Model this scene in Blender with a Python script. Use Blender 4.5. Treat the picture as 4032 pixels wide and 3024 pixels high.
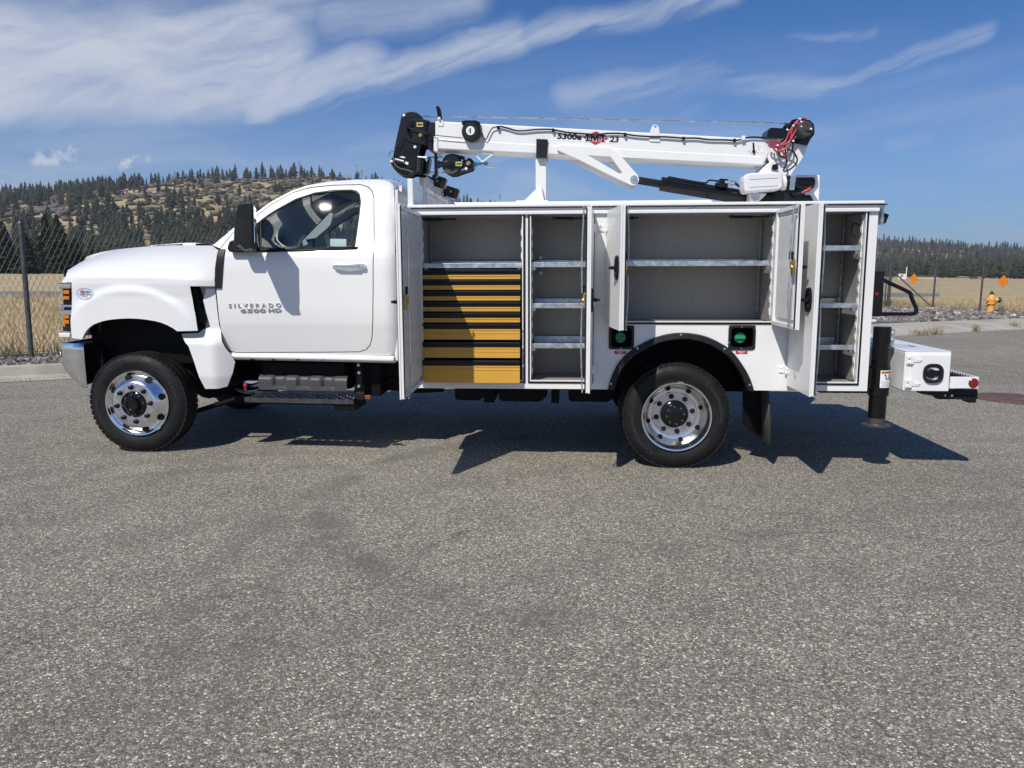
import bpy, bmesh, math, random
import numpy as np
from mathutils import Vector, Matrix, Quaternion
random.seed(7); rng = np.random.default_rng(7)
for o in list(bpy.data.objects): bpy.data.objects.remove(o)
S = bpy.context.scene; COL = S.collection

# ---------------------------------------------------------------- camera
F = 3029.0; CX, CY = 2016.0, 1512.0; HC = 1.47           # focal length and centre in photo pixels, eye height
TH = math.atan((CY-1065.0)/F); ROLL = .0092
_f = np.array([0, math.cos(TH), -math.sin(TH)]); _r0 = np.array([1., 0, 0]); _u0 = np.array([0, math.sin(TH), math.cos(TH)])
_r = math.cos(ROLL)*_r0+math.sin(ROLL)*_u0; _u = -math.sin(ROLL)*_r0+math.cos(ROLL)*_u0
cam = bpy.data.cameras.new('camera'); camo = bpy.data.objects.new('camera', cam); COL.objects.link(camo)
cam.sensor_width = 36; cam.lens = 36*F/4032; cam.clip_start = .05; cam.clip_end = 9000
M = Matrix.Identity(4)
for i in range(3): M[i][0] = _r[i]; M[i][1] = _u[i]; M[i][2] = -_f[i]
M[2][3] = HC; camo.matrix_world = M; S.camera = camo
def ray(px, py): return _f+_r*(px-CX)/F-_u*(py-CY)/F
def ground(px, py, z=0):
    d = ray(px, py); t = (z-HC)/d[2]; return np.array([0, 0, HC])+t*d

# ---------------------------------------------------------------- sun, sky, exposure
SUNV = Vector((-.465, -.811, 1.0)).normalized()           # towards the sun
sl = bpy.data.lights.new('sun', 'SUN'); so = bpy.data.objects.new('sun', sl); COL.objects.link(so)
sl.energy = 4.55; sl.angle = math.radians(.53); sl.color = (1, .95, .865)
so.rotation_euler = (-SUNV).to_track_quat('-Z', 'Y').to_euler(); so.location = SUNV*60
W = bpy.data.worlds.new('World'); S.world = W; W.use_nodes = True
nt = W.node_tree; nt.nodes.clear()
class NG:
    """tiny node-expression builder"""
    def __init__(s, nt): s.nt = nt
    def n(s, t, **k):
        x = s.nt.nodes.new(t)
        for a, b in k.items(): setattr(x, a, b)
        return x
    def put(s, sock, v):
        if isinstance(v, bpy.types.NodeSocket): s.nt.links.new(v, sock)
        elif v is not None: sock.default_value = v
    def m(s, op, a, b=None, c=None, clamp=False):
        x = s.n('ShaderNodeMath', operation=op, use_clamp=clamp)
        for i, v in enumerate((a, b, c)):
            if v is not None: s.put(x.inputs[i], v)
        return x.outputs[0]
    def vm(s, op, a, b=None):
        x = s.n('ShaderNodeVectorMath', operation=op); s.put(x.inputs[0], a)
        if b is not None: s.put(x.inputs[1], b)
        return x.outputs[0]
    def comb(s, a, b, c):
        x = s.n('ShaderNodeCombineXYZ')
        for i, v in enumerate((a, b, c)): s.put(x.inputs[i], v)
        return x.outputs[0]
    def sep(s, v):
        x = s.n('ShaderNodeSeparateXYZ'); s.put(x.inputs[0], v); return x.outputs
    def noise(s, vec, scale, detail=4, rough=.55, dist=0.):
        x = s.n('ShaderNodeTexNoise'); s.put(x.inputs['Vector'], vec)
        x.inputs['Scale'].default_value = scale; x.inputs['Detail'].default_value = detail
        x.inputs['Roughness'].default_value = rough; x.inputs['Distortion'].default_value = dist
        return x.outputs['Fac']
    def vor(s, vec, scale, feature='F1', out='Color'):
        x = s.n('ShaderNodeTexVoronoi', feature=feature); s.put(x.inputs['Vector'], vec); x.inputs['Scale'].default_value = scale
        return x.outputs[out]
    def ramp(s, v, pts, interp='LINEAR'):
        x = s.n('ShaderNodeValToRGB'); s.put(x.inputs[0], v); cr = x.color_ramp; cr.interpolation = interp
        while len(cr.elements) < len(pts): cr.elements.new(.5)
        for e, (p, c) in zip(cr.elements, pts):
            e.position = p; e.color = (c, c, c, 1) if isinstance(c, (int, float)) else (*c, 1)
        return x.outputs[0]
    def smooth(s, v, a, b, lo=0., hi=1.):
        x = s.n('ShaderNodeMapRange', interpolation_type='SMOOTHSTEP'); s.put(x.inputs[0], v)
        for i, q in enumerate((a, b, lo, hi)): x.inputs[i+1].default_value = q
        return x.outputs[0]
    def mix(s, f, a, b, blend='MIX'):
        x = s.n('ShaderNodeMix', data_type='RGBA', blend_type=blend); s.put(x.inputs['Factor'], f)
        s.put(x.inputs['A'], a if not isinstance(a, tuple) else (*a, 1)); s.put(x.inputs['B'], b if not isinstance(b, tuple) else (*b, 1))
        return x.outputs['Result']
g = NG(nt)
sky = g.n('ShaderNodeTexSky', sky_type='NISHITA'); sky.sun_disc = False
sky.sun_elevation = math.asin(SUNV.z); sky.sun_rotation = math.atan2(SUNV.x, SUNV.y) % (2*math.pi)
sky.altitude = 600; sky.air_density = 1.0; sky.dust_density = .25; sky.ozone_density = 3.0
# cirrus: soft bands laid out by compass bearing and elevation, broken up by stretched noise
tc = g.n('ShaderNodeTexCoord').outputs['Generated']
dx, dy, dz = g.sep(tc)
az = g.m('ARCTAN2', dx, dy); el = g.m('ARCSINE', dz)
ae = g.comb(az, el, 0.)
w1 = g.n('ShaderNodeTexNoise'); g.put(w1.inputs['Vector'], ae); w1.inputs['Scale'].default_value = 5; w1.inputs['Detail'].default_value = 5
off = g.vm('SUBTRACT', w1.outputs['Color'], (.5, .5, .5))
sc = g.n('ShaderNodeVectorMath', operation='SCALE'); g.put(sc.inputs[0], off); sc.inputs['Scale'].default_value = .075
aw = g.vm('ADD', ae, sc.outputs[0]); ax, ay, _ = g.sep(aw)
def azel(px, py):
    d = ray(px*1.8228, py*1.8228); d = d/np.linalg.norm(d)
    return math.atan2(d[0], d[1]), math.asin(d[2])
def band(p, q, w, soft, gain):
    (x0, y0), (x1, y1) = azel(*p), azel(*q); w *= 1/1661.; L2 = (x1-x0)**2+(y1-y0)**2
    ux = g.m('SUBTRACT', ax, x0); uy = g.m('SUBTRACT', ay, y0)
    t = g.m('DIVIDE', g.m('ADD', g.m('MULTIPLY', ux, x1-x0), g.m('MULTIPLY', uy, y1-y0)), L2, clamp=True)
    ex = g.m('SUBTRACT', ux, g.m('MULTIPLY', t, x1-x0)); ey = g.m('SUBTRACT', uy, g.m('MULTIPLY', t, y1-y0))
    d = g.m('SQRT', g.m('ADD', g.m('MULTIPLY', ex, ex), g.m('MULTIPLY', ey, ey)))
    return g.smooth(d, w*(1-soft), w, gain, 0.)
def wisp(ang, sx, sy, detail=7, rough=.6, z=0.):
    c, s_ = math.cos(ang), math.sin(ang)
    u = g.m('MULTIPLY', g.m('ADD', g.m('MULTIPLY', ax, c), g.m('MULTIPLY', ay, s_)), sx)
    v = g.m('MULTIPLY', g.m('SUBTRACT', g.m('MULTIPLY', ay, c), g.m('MULTIPLY', ax, s_)), sy)
    return g.noise(g.comb(u, v, z), 1., detail, rough, .35)
def msum(l):
    r = l[0]
    for q in l[1:]: r = g.m('MAXIMUM', r, q)
    return r
sheet_ = msum([band((-300, 118), (560, 136), 138, .6, 1.), band((120, 10), (600, 20), 120, .8, .55), band((500, 205), (800, 150), 70, .9, .9),
               band((700, 60), (1000, -20), 80, .9, .55)])
streak = msum([band((560, 235), (900, 150), 60, .95, .8), band((850, 165), (1120, 75), 62, .95, .75), band((1080, 80), (1560, -15), 46, 1., .62),
               band((1020, 66), (1110, 58), 18, 1., .5)])
right_ = msum([band((1230, 215), (1500, 178), 62, 1., .5), band((1450, 190), (1760, 188), 50, 1., .45), band((1740, 190), (2120, 84), 28, 1., .5), band((1700, 74), (1900, 66), 16, 1., .25), band((1920, 310), (2000, 290), 40, 1., .3), band((950, 350), (1500, 300), 110, 1., .34), band((1500, 390), (2050, 385), 70, 1., .3)])
n1 = g.m('MULTIPLY', g.smooth(wisp(.16, 3.2, 12), .28, .62, .35, 1.), g.smooth(wisp(.30, 7, 44, z=31.), .25, .6, .6, 1.)); n2 = g.smooth(wisp(.40, 3.5, 32, z=3.), .32, .62, .1, 1.); n3 = g.smooth(wisp(.25, 4, 34, z=7.), .32, .62, .12, 1.)
puff = g.m('MULTIPLY', msum([band((62, 313), (140, 312), 28, .9, 1.), band((272, 350), (315, 346), 21, .85, 1.)]), g.smooth(g.noise(ae, 60., 6, .65), .36, .62, .15, 1.))
gen = g.m('MULTIPLY', g.smooth(wisp(.2, 2.2, 9, z=12.), .56, .8, 0., .4), g.smooth(el, .25, .5))     # thin high cirrus over the rest of the dome
haz = g.smooth(el, .0, .33, .55, 0.); nh = g.smooth(wisp(.05, 2.5, 16, z=20.), .42, .7, .55, 1.3)
cl = msum([g.m('MULTIPLY', sheet_, n1), g.m('MULTIPLY', streak, n2), g.m('MULTIPLY', right_, n3), puff, gen, g.m('MULTIPLY', haz, nh)])
cl = g.m('MULTIPLY', cl, .88, clamp=True)
skc = g.mix(1., sky.outputs[0], (.44, .98, 1.60), 'MULTIPLY')
col = g.mix(cl, skc, (11.5, 12.2, 13.6))
bg = g.n('ShaderNodeBackground'); g.put(bg.inputs[0], col); bg.inputs[1].default_value = .057
nt.links.new(bg.outputs[0], g.n('ShaderNodeOutputWorld').inputs[0])
S.view_settings.view_transform = 'Standard'; S.view_settings.look = 'None'; S.view_settings.gamma = 1; S.view_settings.use_curve_mapping = False
S.view_settings.exposure = 0.0

# ---------------------------------------------------------------- materials
MATS = {}
def mat(name, col, rough=.5, metal=0., coat=0., var=0., vscale=8., bump=0., bscale=60., spec=.5, trans=0., emit=None):
    m = bpy.data.materials.new(name); m.use_nodes = True; MATS[name] = m
    t = m.node_tree; b = t.nodes['Principled BSDF']; G = NG(t)
    b.inputs['Base Color'].default_value = (*col, 1); b.inputs['Roughness'].default_value = rough; b.inputs['Metallic'].default_value = metal
    b.inputs['Coat Weight'].default_value = coat; b.inputs['Coat Roughness'].default_value = .04; b.inputs['Specular IOR Level'].default_value = spec
    if var or bump:
        co = G.n('ShaderNodeTexCoord').outputs['Object']
        if var:
            f = G.noise(co, vscale, 5, .6)
            G.put(b.inputs['Base Color'], G.mix(G.smooth(f, .3, .7), tuple(c*(1-var) for c in col), tuple(min(1, c*(1+var)) for c in col)))
            G.put(b.inputs['Roughness'], G.smooth(f, .3, .7, max(.02, rough*(1-var)), min(1, rough*(1+var))))
        if bump:
            bn = G.n('ShaderNodeBump'); bn.inputs['Strength'].default_value = bump; bn.inputs['Distance'].default_value = .01
            G.put(bn.inputs['Height'], G.noise(co, bscale, 4)); G.put(b.inputs['Normal'], bn.outputs[0])
    return m
WHITE = mat('white_paint', (.75, .75, .745), .32, coat=.7, var=.015, vscale=2.)
WHITE2 = mat('white_powdercoat', (.78, .78, .77), .38, coat=.25, var=.03, vscale=3.)
BLACK = mat('black_gloss', (.006, .006, .007), .16, coat=.0, spec=.4)
BLACKM = mat('black_plastic', (.012, .012, .013), .42, var=.15, bump=.06, bscale=400, spec=.3)
BLACKS = mat('black_steel', (.007, .008, .011), .36, var=.2, vscale=5, spec=.35)
UNDER = mat('chassis_black', (.004, .004, .0045), .6, spec=.15)
GREYP = mat('grey_plastic', (.055, .055, .057), .5, bump=.1, bscale=500)
RUBBER = mat('tyre_rubber', (.011, .011, .0115), .58, var=.25, vscale=9, bump=.06, bscale=120, spec=.25)
RUBT = mat('tyre_lettering', (.04, .04, .041), .55, spec=.25)
CHROME = mat('chrome', (.82, .84, .87), .05, 1.)
ALU = mat('polished_aluminium', (.80, .81, .82), .19, 1., var=.04, vscale=14)
ALUB = mat('brushed_aluminium', (.62, .62, .62), .38, 1., var=.1, vscale=30)
ZINC = mat('zinc_steel', (.55, .58, .60), .38, .85, var=.22, vscale=26)
BRASS = mat('brass', (.62, .46, .16), .35, 1.)
LINER = mat('compartment_liner', (.31, .30, .28), .36, coat=.0, var=.06, vscale=40, bump=.1, bscale=160)
YELLOW = mat('drawer_yellow', (.62, .335, .045), .42, var=.03)
HANDLE = mat('drawer_handle_black', (.010, .010, .013), .3, spec=.35)
GREENC = mat('green_cap', (.015, .26, .12), .45)
RED = mat('red_label', (.55, .02, .035), .4)
REDC = mat('red_cable', (.38, .03, .05), .45)
MARK = mat('marker_amber', (.20, .055, .015), .35)
REDR = mat('red_reflector', (.22, .006, .008), .25, coat=.5)
AMBER = mat('amber_lens', (.62, .17, .008), .2, coat=.6)
ORANGE = mat('orange_sign', (.78, .24, .015), .5, var=.05)
BLUET = mat('blue_tape', (.10, .38, .62), .5)
PAPER = mat('paper', (.72, .80, .80), .7)
INTER = mat('cab_trim_dark', (.045, .05, .054), .7)
STEPM = mat('step_steel', (.20, .20, .21), .22, 1., var=.2, vscale=30)
INTERL = mat('cab_trim_light', (.42, .45, .45), .6)
YLAB = mat('yellow_label', (.55, .47, .14), .5)
RESV = mat('reservoir_plastic', (.72, .70, .72), .4, spec=.4)
NAVY = mat('decal_black', (.012, .014, .028), .4)
DECW = mat('decal_white', (.82, .82, .84), .4)
DECB = mat('decal_blue', (.36, .46, .68), .4)
DECO = mat('decal_salmon', (.72, .36, .30), .4)
DECG = mat('decal_grey', (.42, .48, .54), .5)
WORN = mat('orange_warning', (.78, .23, .03), .45)
HYD = mat('hydrant_yellow', (.72, .36, .075), .5, var=.12, vscale=12)
HYDB = mat('hydrant_black', (.03, .032, .036), .5)
GALV = mat('fence_galvanised', (.095, .105, .108), .5, .5, var=.25, vscale=20)
WIRE = mat('fence_wire', (.10, .11, .105), .55, .3)
POLE = mat('weathered_wood', (.10, .07, .055), .85, var=.2)
STEELFAR = mat('tower_steel', (.22, .23, .25), .6)
RUST = mat('rusty_iron', (.125, .072, .06), .7, var=.3, vscale=9, bump=.2, bscale=80)
RUSTL = mat('worn_lettering', (.27, .165, .10), .7)
def glassmat(name, tint, ior=1.5, rough=.0, boost=1.):
    m = bpy.data.materials.new(name); m.use_nodes = True; t = m.node_tree; t.nodes.clear(); G = NG(t)
    fr = G.n('ShaderNodeFresnel'); fr.inputs['IOR'].default_value = ior
    tr = G.n('ShaderNodeBsdfTransparent'); tr.inputs[0].default_value = (*tint, 1)
    gl = G.n('ShaderNodeBsdfGlossy'); gl.inputs['Roughness'].default_value = rough; gl.inputs[0].default_value = (1, 1, 1, 1)
    mx = G.n('ShaderNodeMixShader'); G.put(mx.inputs[0], G.m('MULTIPLY', fr.outputs[0], boost, clamp=True)); G.put(mx.inputs[1], tr.outputs[0]); G.put(mx.inputs[2], gl.outputs[0])
    o = G.n('ShaderNodeOutputMaterial'); t.links.new(mx.outputs[0], o.inputs[0]); return m
GLASS = glassmat('side_glass', (.82, .90, .89), 1.5, .025, 1.3)
GLASSD = glassmat('rear_glass', (.30, .36, .38), 1.5, .01, 1.5)

# ---------------------------------------------------------------- mesh helpers
class MB:
    def __init__(s, tf=None): s.v = []; s.f = []; s.tf = tf
    def add(s, vs, fs):
        b = len(s.v); s.v += [tuple(map(float, p)) for p in vs]; s.f += [tuple(b+i for i in f) for f in fs]; return s
    def box(s, x0, x1, y0, y1, z0, z1):
        x0, x1 = min(x0, x1), max(x0, x1); y0, y1 = min(y0, y1), max(y0, y1); z0, z1 = min(z0, z1), max(z0, z1)
        return s.add([(x0, y0, z0), (x1, y0, z0), (x1, y1, z0), (x0, y1, z0), (x0, y0, z1), (x1, y0, z1), (x1, y1, z1), (x0, y1, z1)],
                     [(3, 2, 1, 0), (4, 5, 6, 7), (0, 1, 5, 4), (1, 2, 6, 5), (2, 3, 7, 6), (3, 0, 4, 7)])
    def obox(s, c, R, hx, hy, hz):
        c = Vector(c); vs = [c+R@Vector((sx*hx, sy*hy, sz*hz)) for sz in (-1, 1) for sx, sy in ((-1, -1), (1, -1), (1, 1), (-1, 1))]
        return s.add(vs, [(3, 2, 1, 0), (4, 5, 6, 7), (0, 1, 5, 4), (1, 2, 6, 5), (2, 3, 7, 6), (3, 0, 4, 7)])
    def prism(s, pts, y0, y1):
        n = len(pts); a = sum(pts[i][0]*pts[(i+1) % n][1]-pts[(i+1) % n][0]*pts[i][1] for i in range(n))
        if a < 0: pts = pts[::-1]
        vs = [(x, y0, z) for x, z in pts]+[(x, y1, z) for x, z in pts]
        return s.add(vs, [tuple(range(n)), tuple(range(2*n-1, n-1, -1))]+[(i, n+i, n+(i+1) % n, (i+1) % n)[::-1][::-1] for i in range(n)])
    def cyl(s, p0, p1, r0, r1=None, n=16, cap=True):
        r1 = r0 if r1 is None else r1; p0 = Vector(p0); p1 = Vector(p1); d = (p1-p0).normalized()
        a = d.orthogonal().normalized(); b = d.cross(a)
        vs = []
        for p, r in ((p0, r0), (p1, r1)):
            vs += [p+(a*math.cos(2*math.pi*i/n)+b*math.sin(2*math.pi*i/n))*r for i in range(n)]
        fs = [(i, (i+1) % n, n+(i+1) % n, n+i) for i in range(n)]
        if cap: fs += [tuple(range(n-1, -1, -1)), tuple(range(n, 2*n))]
        return s.add(vs, fs)
    def tube(s, path, r, n=8, closed=False):
        P = [Vector(p) for p in path]; m = len(P); vs = []; pa = None
        for i, p in enumerate(P):
            d = ((P[(i+1) % m] if closed or i < m-1 else p)-(P[i-1] if closed or i > 0 else p)).normalized()
            a = d.orthogonal().normalized() if pa is None else (pa-d*pa.dot(d)).normalized()
            pa = a; b = d.cross(a)
            vs += [p+(a*math.cos(2*math.pi*k/n)+b*math.sin(2*math.pi*k/n))*r for k in range(n)]
        fs = []
        for i in range(m if closed else m-1):
            j = (i+1) % m
            fs += [(i*n+k, i*n+(k+1) % n, j*n+(k+1) % n, j*n+k) for k in range(n)]
        if not closed: fs += [tuple(range(n-1, -1, -1)), tuple((m-1)*n+k for k in range(n))]
        return s.add(vs, fs)
    def lathe(s, prof, o, n=48, close=False):          # axis along +y through o; prof = [(radius, y)]
        m = len(prof); vs = []
        for i in range(n):
            a = 2*math.pi*i/n; c, q = math.cos(a), math.sin(a)
            vs += [(o[0]+r*c, o[1]+y, o[2]+r*q) for r, y in prof]
        fs = []
        for i in range(n):
            j = (i+1) % n
            for k in range(m if close else m-1):
                l = (k+1) % m; fs.append((i*m+k, i*m+l, j*m+l, j*m+k))
        return s.add(vs, fs)
    def grid(s, rows):
        m = len(rows[0]); vs = [p for r in rows for p in r]
        return s.add(vs, [(i*m+k, i*m+k+1, (i+1)*m+k+1, (i+1)*m+k) for i in range(len(rows)-1) for k in range(m-1)])
    def mesh(s, name, smooth=True, ang=35):
        me = bpy.data.meshes.new(name); vs = [s.tf(*p) for p in s.v] if s.tf else s.v
        me.from_pydata(vs, [], s.f); bm = bmesh.new(); bm.from_mesh(me); bmesh.ops.recalc_face_normals(bm, faces=bm.faces); bm.to_mesh(me); bm.free()
        if smooth:
            me.polygons.foreach_set('use_smooth', [True]*len(me.polygons)); me.set_sharp_from_angle(angle=math.radians(ang))
        return me
    def build(s, name, m, parent=None, bevel=0., smooth=True, ang=35, solid=0., seg=2):
        me = s.mesh(name, smooth, ang); return put(name, me, m, parent, bevel, solid, seg)
def put(name, me, m, parent=None, bevel=0., solid=0., seg=2):
    o = bpy.data.objects.new(name, me); me.materials.append(m) if m is not None and not me.materials else None
    COL.objects.link(o); o.parent = parent
    if solid:
        q = o.modifiers.new('solid', 'SOLIDIFY'); q.thickness = solid; q.offset = -1
    if bevel:
        q = o.modifiers.new('bevel', 'BEVEL'); q.width = bevel; q.segments = seg; q.limit_method = 'ANGLE'; q.angle_limit = math.radians(40); q.harden_normals = True
    return o
def thing(name, label, cat, group=None, loc=(0, 0, 0), rz=0., o=None):
    if o is None:
        o = bpy.data.objects.new(name, None); COL.objects.link(o); o.location = loc; o.rotation_euler = (0, 0, rz); o.empty_display_size = .1
    o['label'] = label; o['category'] = cat
    if group: o['group'] = group
    return o
def struct(o, kind='structure'): o['kind'] = kind; return o
def spl(xs, ys):
    """monotone cubic through points"""
    xs = list(xs); ys = list(ys); n = len(xs); d = [(ys[i+1]-ys[i])/(xs[i+1]-xs[i]) for i in range(n-1)]
    mm = [d[0]]+[0 if d[i-1]*d[i] <= 0 else 2*d[i-1]*d[i]/(d[i-1]+d[i]) for i in range(1, n-1)]+[d[-1]]
    def fn(x):
        if x <= xs[0]: return ys[0]
        if x >= xs[-1]: return ys[-1]
        i = max(k for k in range(n-1) if xs[k] <= x); h = xs[i+1]-xs[i]; t = (x-xs[i])/h
        return (2*t**3-3*t*t+1)*ys[i]+(t**3-2*t*t+t)*h*mm[i]+(-2*t**3+3*t*t)*ys[i+1]+(t**3-t*t)*h*mm[i+1]
    return fn
def curve(pts, n=6):
    """catmull-rom resample of a list of points"""
    P = [np.array(p, float) for p in pts]; out = []
    for i in range(len(P)-1):
        a, b, c, d = P[max(i-1, 0)], P[i], P[i+1], P[min(i+2, len(P)-1)]
        for k in range(n):
            t = k/n; out.append(.5*((2*b)+(c-a)*t+(2*a-5*b+4*c-d)*t*t+(3*b-a-3*c+d)*t**3))
    return out+[P[-1]]
def sheet(name, outline, yfn, m, parent, holes=(), cz=(), cx=(), solid=.004, tf=None, bevel=0., ang=40, cn=False):
    """a panel: flat outline in x,z (with holes) cut into a fine net and shaped by yfn(x,z)"""
    bm = bmesh.new()
    for lp in [outline]+list(holes):
        vs = [bm.verts.new((x, 0, z)) for x, z in lp]
        for i in range(len(vs)): bm.edges.new((vs[i], vs[(i+1) % len(vs)]))
    bmesh.ops.triangle_fill(bm, use_beauty=True, use_dissolve=False, edges=bm.edges[:])
    for z in cz: bmesh.ops.bisect_plane(bm, geom=bm.verts[:]+bm.edges[:]+bm.faces[:], plane_co=(0, 0, z), plane_no=(0, 0, 1), dist=1e-5)
    for x in cx: bmesh.ops.bisect_plane(bm, geom=bm.verts[:]+bm.edges[:]+bm.faces[:], plane_co=(x, 0, 0), plane_no=(1, 0, 0), dist=1e-5)
    bmesh.ops.remove_doubles(bm, verts=bm.verts[:], dist=1e-5)
    bm.normal_update()
    for f in bm.faces:
        if f.normal.y > 0: f.normal_flip()
    for v in bm.verts:
        v.co.y = yfn(v.co.x, v.co.z)
        if tf: v.co = tf(*v.co)
    me = bpy.data.meshes.new(name); bm.to_mesh(me); bm.free()
    me.polygons.foreach_set('use_smooth', [True]*len(me.polygons))
    if cn:                                             # shading normals straight from the surface function
        e = .006; nn = []
        for v in me.vertices:
            x, z = v.co.x, v.co.z; q = Vector(((yfn(x+e, z)-yfn(x-e, z))/(2*e), -1, (yfn(x, z+e)-yfn(x, z-e))/(2*e))); nn.append(q.normalized())
        me.normals_split_custom_set_from_vertices(nn); return put(name, me, m, parent, 0, 0)
    me.set_sharp_from_angle(angle=math.radians(ang))
    return put(name, me, m, parent, bevel, solid)
def rrect(x0, x1, z0, z1, r, n=5):
    out = []
    for cx_, cz_, a0 in ((x1-r, z0+r, -90), (x1-r, z1-r, 0), (x0+r, z1-r, 90), (x0+r, z0+r, 180)):
        out += [(cx_+r*math.cos(math.radians(a0+90*i/n)), cz_+r*math.sin(math.radians(a0+90*i/n))) for i in range(n+1)]
    return out
def circ(x, z, r, n=24): return [(x+r*math.cos(2*math.pi*i/n), z+r*math.sin(2*math.pi*i/n)) for i in range(n)]
_tc = {}
def textmesh(txt, shear=0., bold=0., space=1.):
    """flat lettering as (verts normalised to its box, faces, aspect)"""
    k = (txt, shear, bold, space)
    if k in _tc: return _tc[k]
    c = bpy.data.curves.new('t', 'FONT'); c.body = txt; c.size = 1; c.shear = shear; c.offset = bold; c.space_character = space; c.resolution_u = 3; c.fill_mode = 'FRONT'
    o = bpy.data.objects.new('t', c); COL.objects.link(o)
    me = bpy.data.meshes.new_from_object(o.evaluated_get(bpy.context.evaluated_depsgraph_get()))
    vs = np.array([v.co[:2] for v in me.vertices]); fs = [tuple(p.vertices) for p in me.polygons]
    bpy.data.objects.remove(o); bpy.data.curves.remove(c); bpy.data.meshes.remove(me)
    lo, hi = vs.min(0), vs.max(0); _tc[k] = ((vs-lo)/(hi-lo), fs, (hi-lo)[0]/(hi-lo)[1]); return _tc[k]
# ================================================================ ground, asphalt, kerb, hills
def nodemat(name):
    m = bpy.data.materials.new(name); m.use_nodes = True; t = m.node_tree; return m, NG(t), t.nodes['Principled BSDF']
def asphalt_mat():
    m, G, b = nodemat('weathered_asphalt'); co = G.n('ShaderNodeTexCoord').outputs['Object']
    x, y, z = G.sep(co)
    st = G.vor(co, 118.); s1 = G.sep(st)[0]; s2 = G.sep(st)[1]
    ed = G.vor(co, 118., 'DISTANCE_TO_EDGE', 'Distance')
    fine = G.noise(co, 260., 3, .6)
    val = G.ramp(s1, [(0, .14), (.35, .25), (.62, .335), (.85, .45), (.93, .62), (1, .88)])
    tint = G.ramp(s2, [(0, (1.03, .99, .89)), (.4, (1.07, 1.0, .84)), (.75, (1.12, 1.0, .78)), (.93, (1.14, 1.0, .78)), (1, (1.24, .95, .70))])
    c = G.mix(1., val, tint, 'MULTIPLY')
    gap = G.smooth(ed, .02, .16, .5, 1.); c = G.mix(1., c, G.comb(gap, gap, gap), 'MULTIPLY')
    c = G.mix(1., c, G.ramp(fine, [(.25, .72), (.75, 1.28)]), 'MULTIPLY')
    # broad weathering, oil and dust
    big = G.noise(co, .32, 5, .6, .5); med = G.noise(co, 1.9, 5, .65)
    c = G.mix(1., c, G.ramp(big, [(.3, .86), (.5, 1.), (.7, 1.12)]), 'MULTIPLY')
    c = G.mix(1., c, G.ramp(med, [(.28, .86), (.5, 1.), (.72, 1.1)]), 'MULTIPLY')
    rustn = G.smooth(G.noise(co, 2.7, 3, .5), .70, .76, 0., .35); c = G.mix(rustn, c, (.26, .17, .10))
    # tyre scuffs: worn arcs of rubber on the road
    brk = G.smooth(G.noise(co, 2.6, 5, .65), .34, .62, .1, 1.)
    def arc(cx_, cy_, r, w, k, x0=-99., x1=99.):
        d = G.m('SQRT', G.m('ADD', G.m('POWER', G.m('SUBTRACT', x, cx_), 2.), G.m('POWER', G.m('SUBTRACT', y, cy_), 2.)))
        q = G.m('MULTIPLY', G.smooth(G.m('ABSOLUTE', G.m('SUBTRACT', d, r)), w*.2, w, k, 0.), brk)
        return G.m('MULTIPLY', q, G.m('MULTIPLY', G.smooth(x, x0, x0+.5), G.smooth(x, x1-.6, x1, 1., 0.)))
    ar = [arc(.685, 4.92, 1.87, .17, .66, -2., .65), arc(4.36, 3.77, 5.48, .13, .5, -2., -.6), arc(-1.52, 3.16, 2.43, .13, .5, -3.9, -.7), arc(-1.52, 3.3, 2.75, .13, .38, -4.2, -.9), arc(2.1, 3.88, 3.55, .18, .5, -2., -.8), arc(1.2, 1.9, 1.77, .14, .3, .9, 3.2), arc(6., -6., 11.2, .16, .3), arc(6., -6., 12.9, .16, .24), arc(14, 14.6, 7., .12, .4)]
    tot = ar[0]
    for q in ar[1:]: tot = G.m('MAXIMUM', tot, q)
    c = G.mix(tot, c, (.14, .135, .122))
    # hairline cracks
    wv = G.n('ShaderNodeTexNoise'); G.put(wv.inputs['Vector'], co); wv.inputs['Scale'].default_value = .9; wv.inputs['Detail'].default_value = 6
    sv = G.n('ShaderNodeVectorMath', operation='SCALE'); G.put(sv.inputs[0], wv.outputs['Color']); sv.inputs['Scale'].default_value = 1.3
    cr = G.vor(G.vm('ADD', co, sv.outputs[0]), .13, 'DISTANCE_TO_EDGE', 'Distance')
    c = G.mix(G.smooth(cr, .0004, .0011, .5, 0.), c, (.07, .068, .065))
    G.put(b.inputs['Base Color'], c); b.inputs['Roughness'].default_value = .86; b.inputs['Specular IOR Level'].default_value = .35
    bn = G.n('ShaderNodeBump'); bn.inputs['Strength'].default_value = .7; bn.inputs['Distance'].default_value = .004
    G.put(bn.inputs['Height'], G.m('ADD', G.m('MULTIPLY', s1, .6), G.m('MULTIPLY', G.smooth(ed, .0, .25), .7))); G.put(b.inputs['Normal'], bn.outputs[0])
    return m
def concrete_mat():
    m, G, b = nodemat('kerb_concrete'); co = G.n('ShaderNodeTexCoord').outputs['Object']
    c = G.mix(G.smooth(G.noise(co, 1.3, 6, .6), .3, .7), (.33, .30, .25), (.47, .44, .375))
    c = G.mix(1., c, G.ramp(G.noise(co, 60., 4, .7), [(.3, .82), (.7, 1.12)]), 'MULTIPLY'); c = G.mix(G.smooth(G.noise(co, 7., 5, .7), .55, .75, 0., .4), c, (.15, .135, .115))
    G.put(b.inputs['Base Color'], c); b.inputs['Roughness'].default_value = .9
    bn = G.n('ShaderNodeBump'); bn.inputs['Strength'].default_value = .3; bn.inputs['Distance'].default_value = .01; G.put(bn.inputs['Height'], G.noise(co, 90., 4)); G.put(b.inputs['Normal'], bn.outputs[0]); return m
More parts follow.
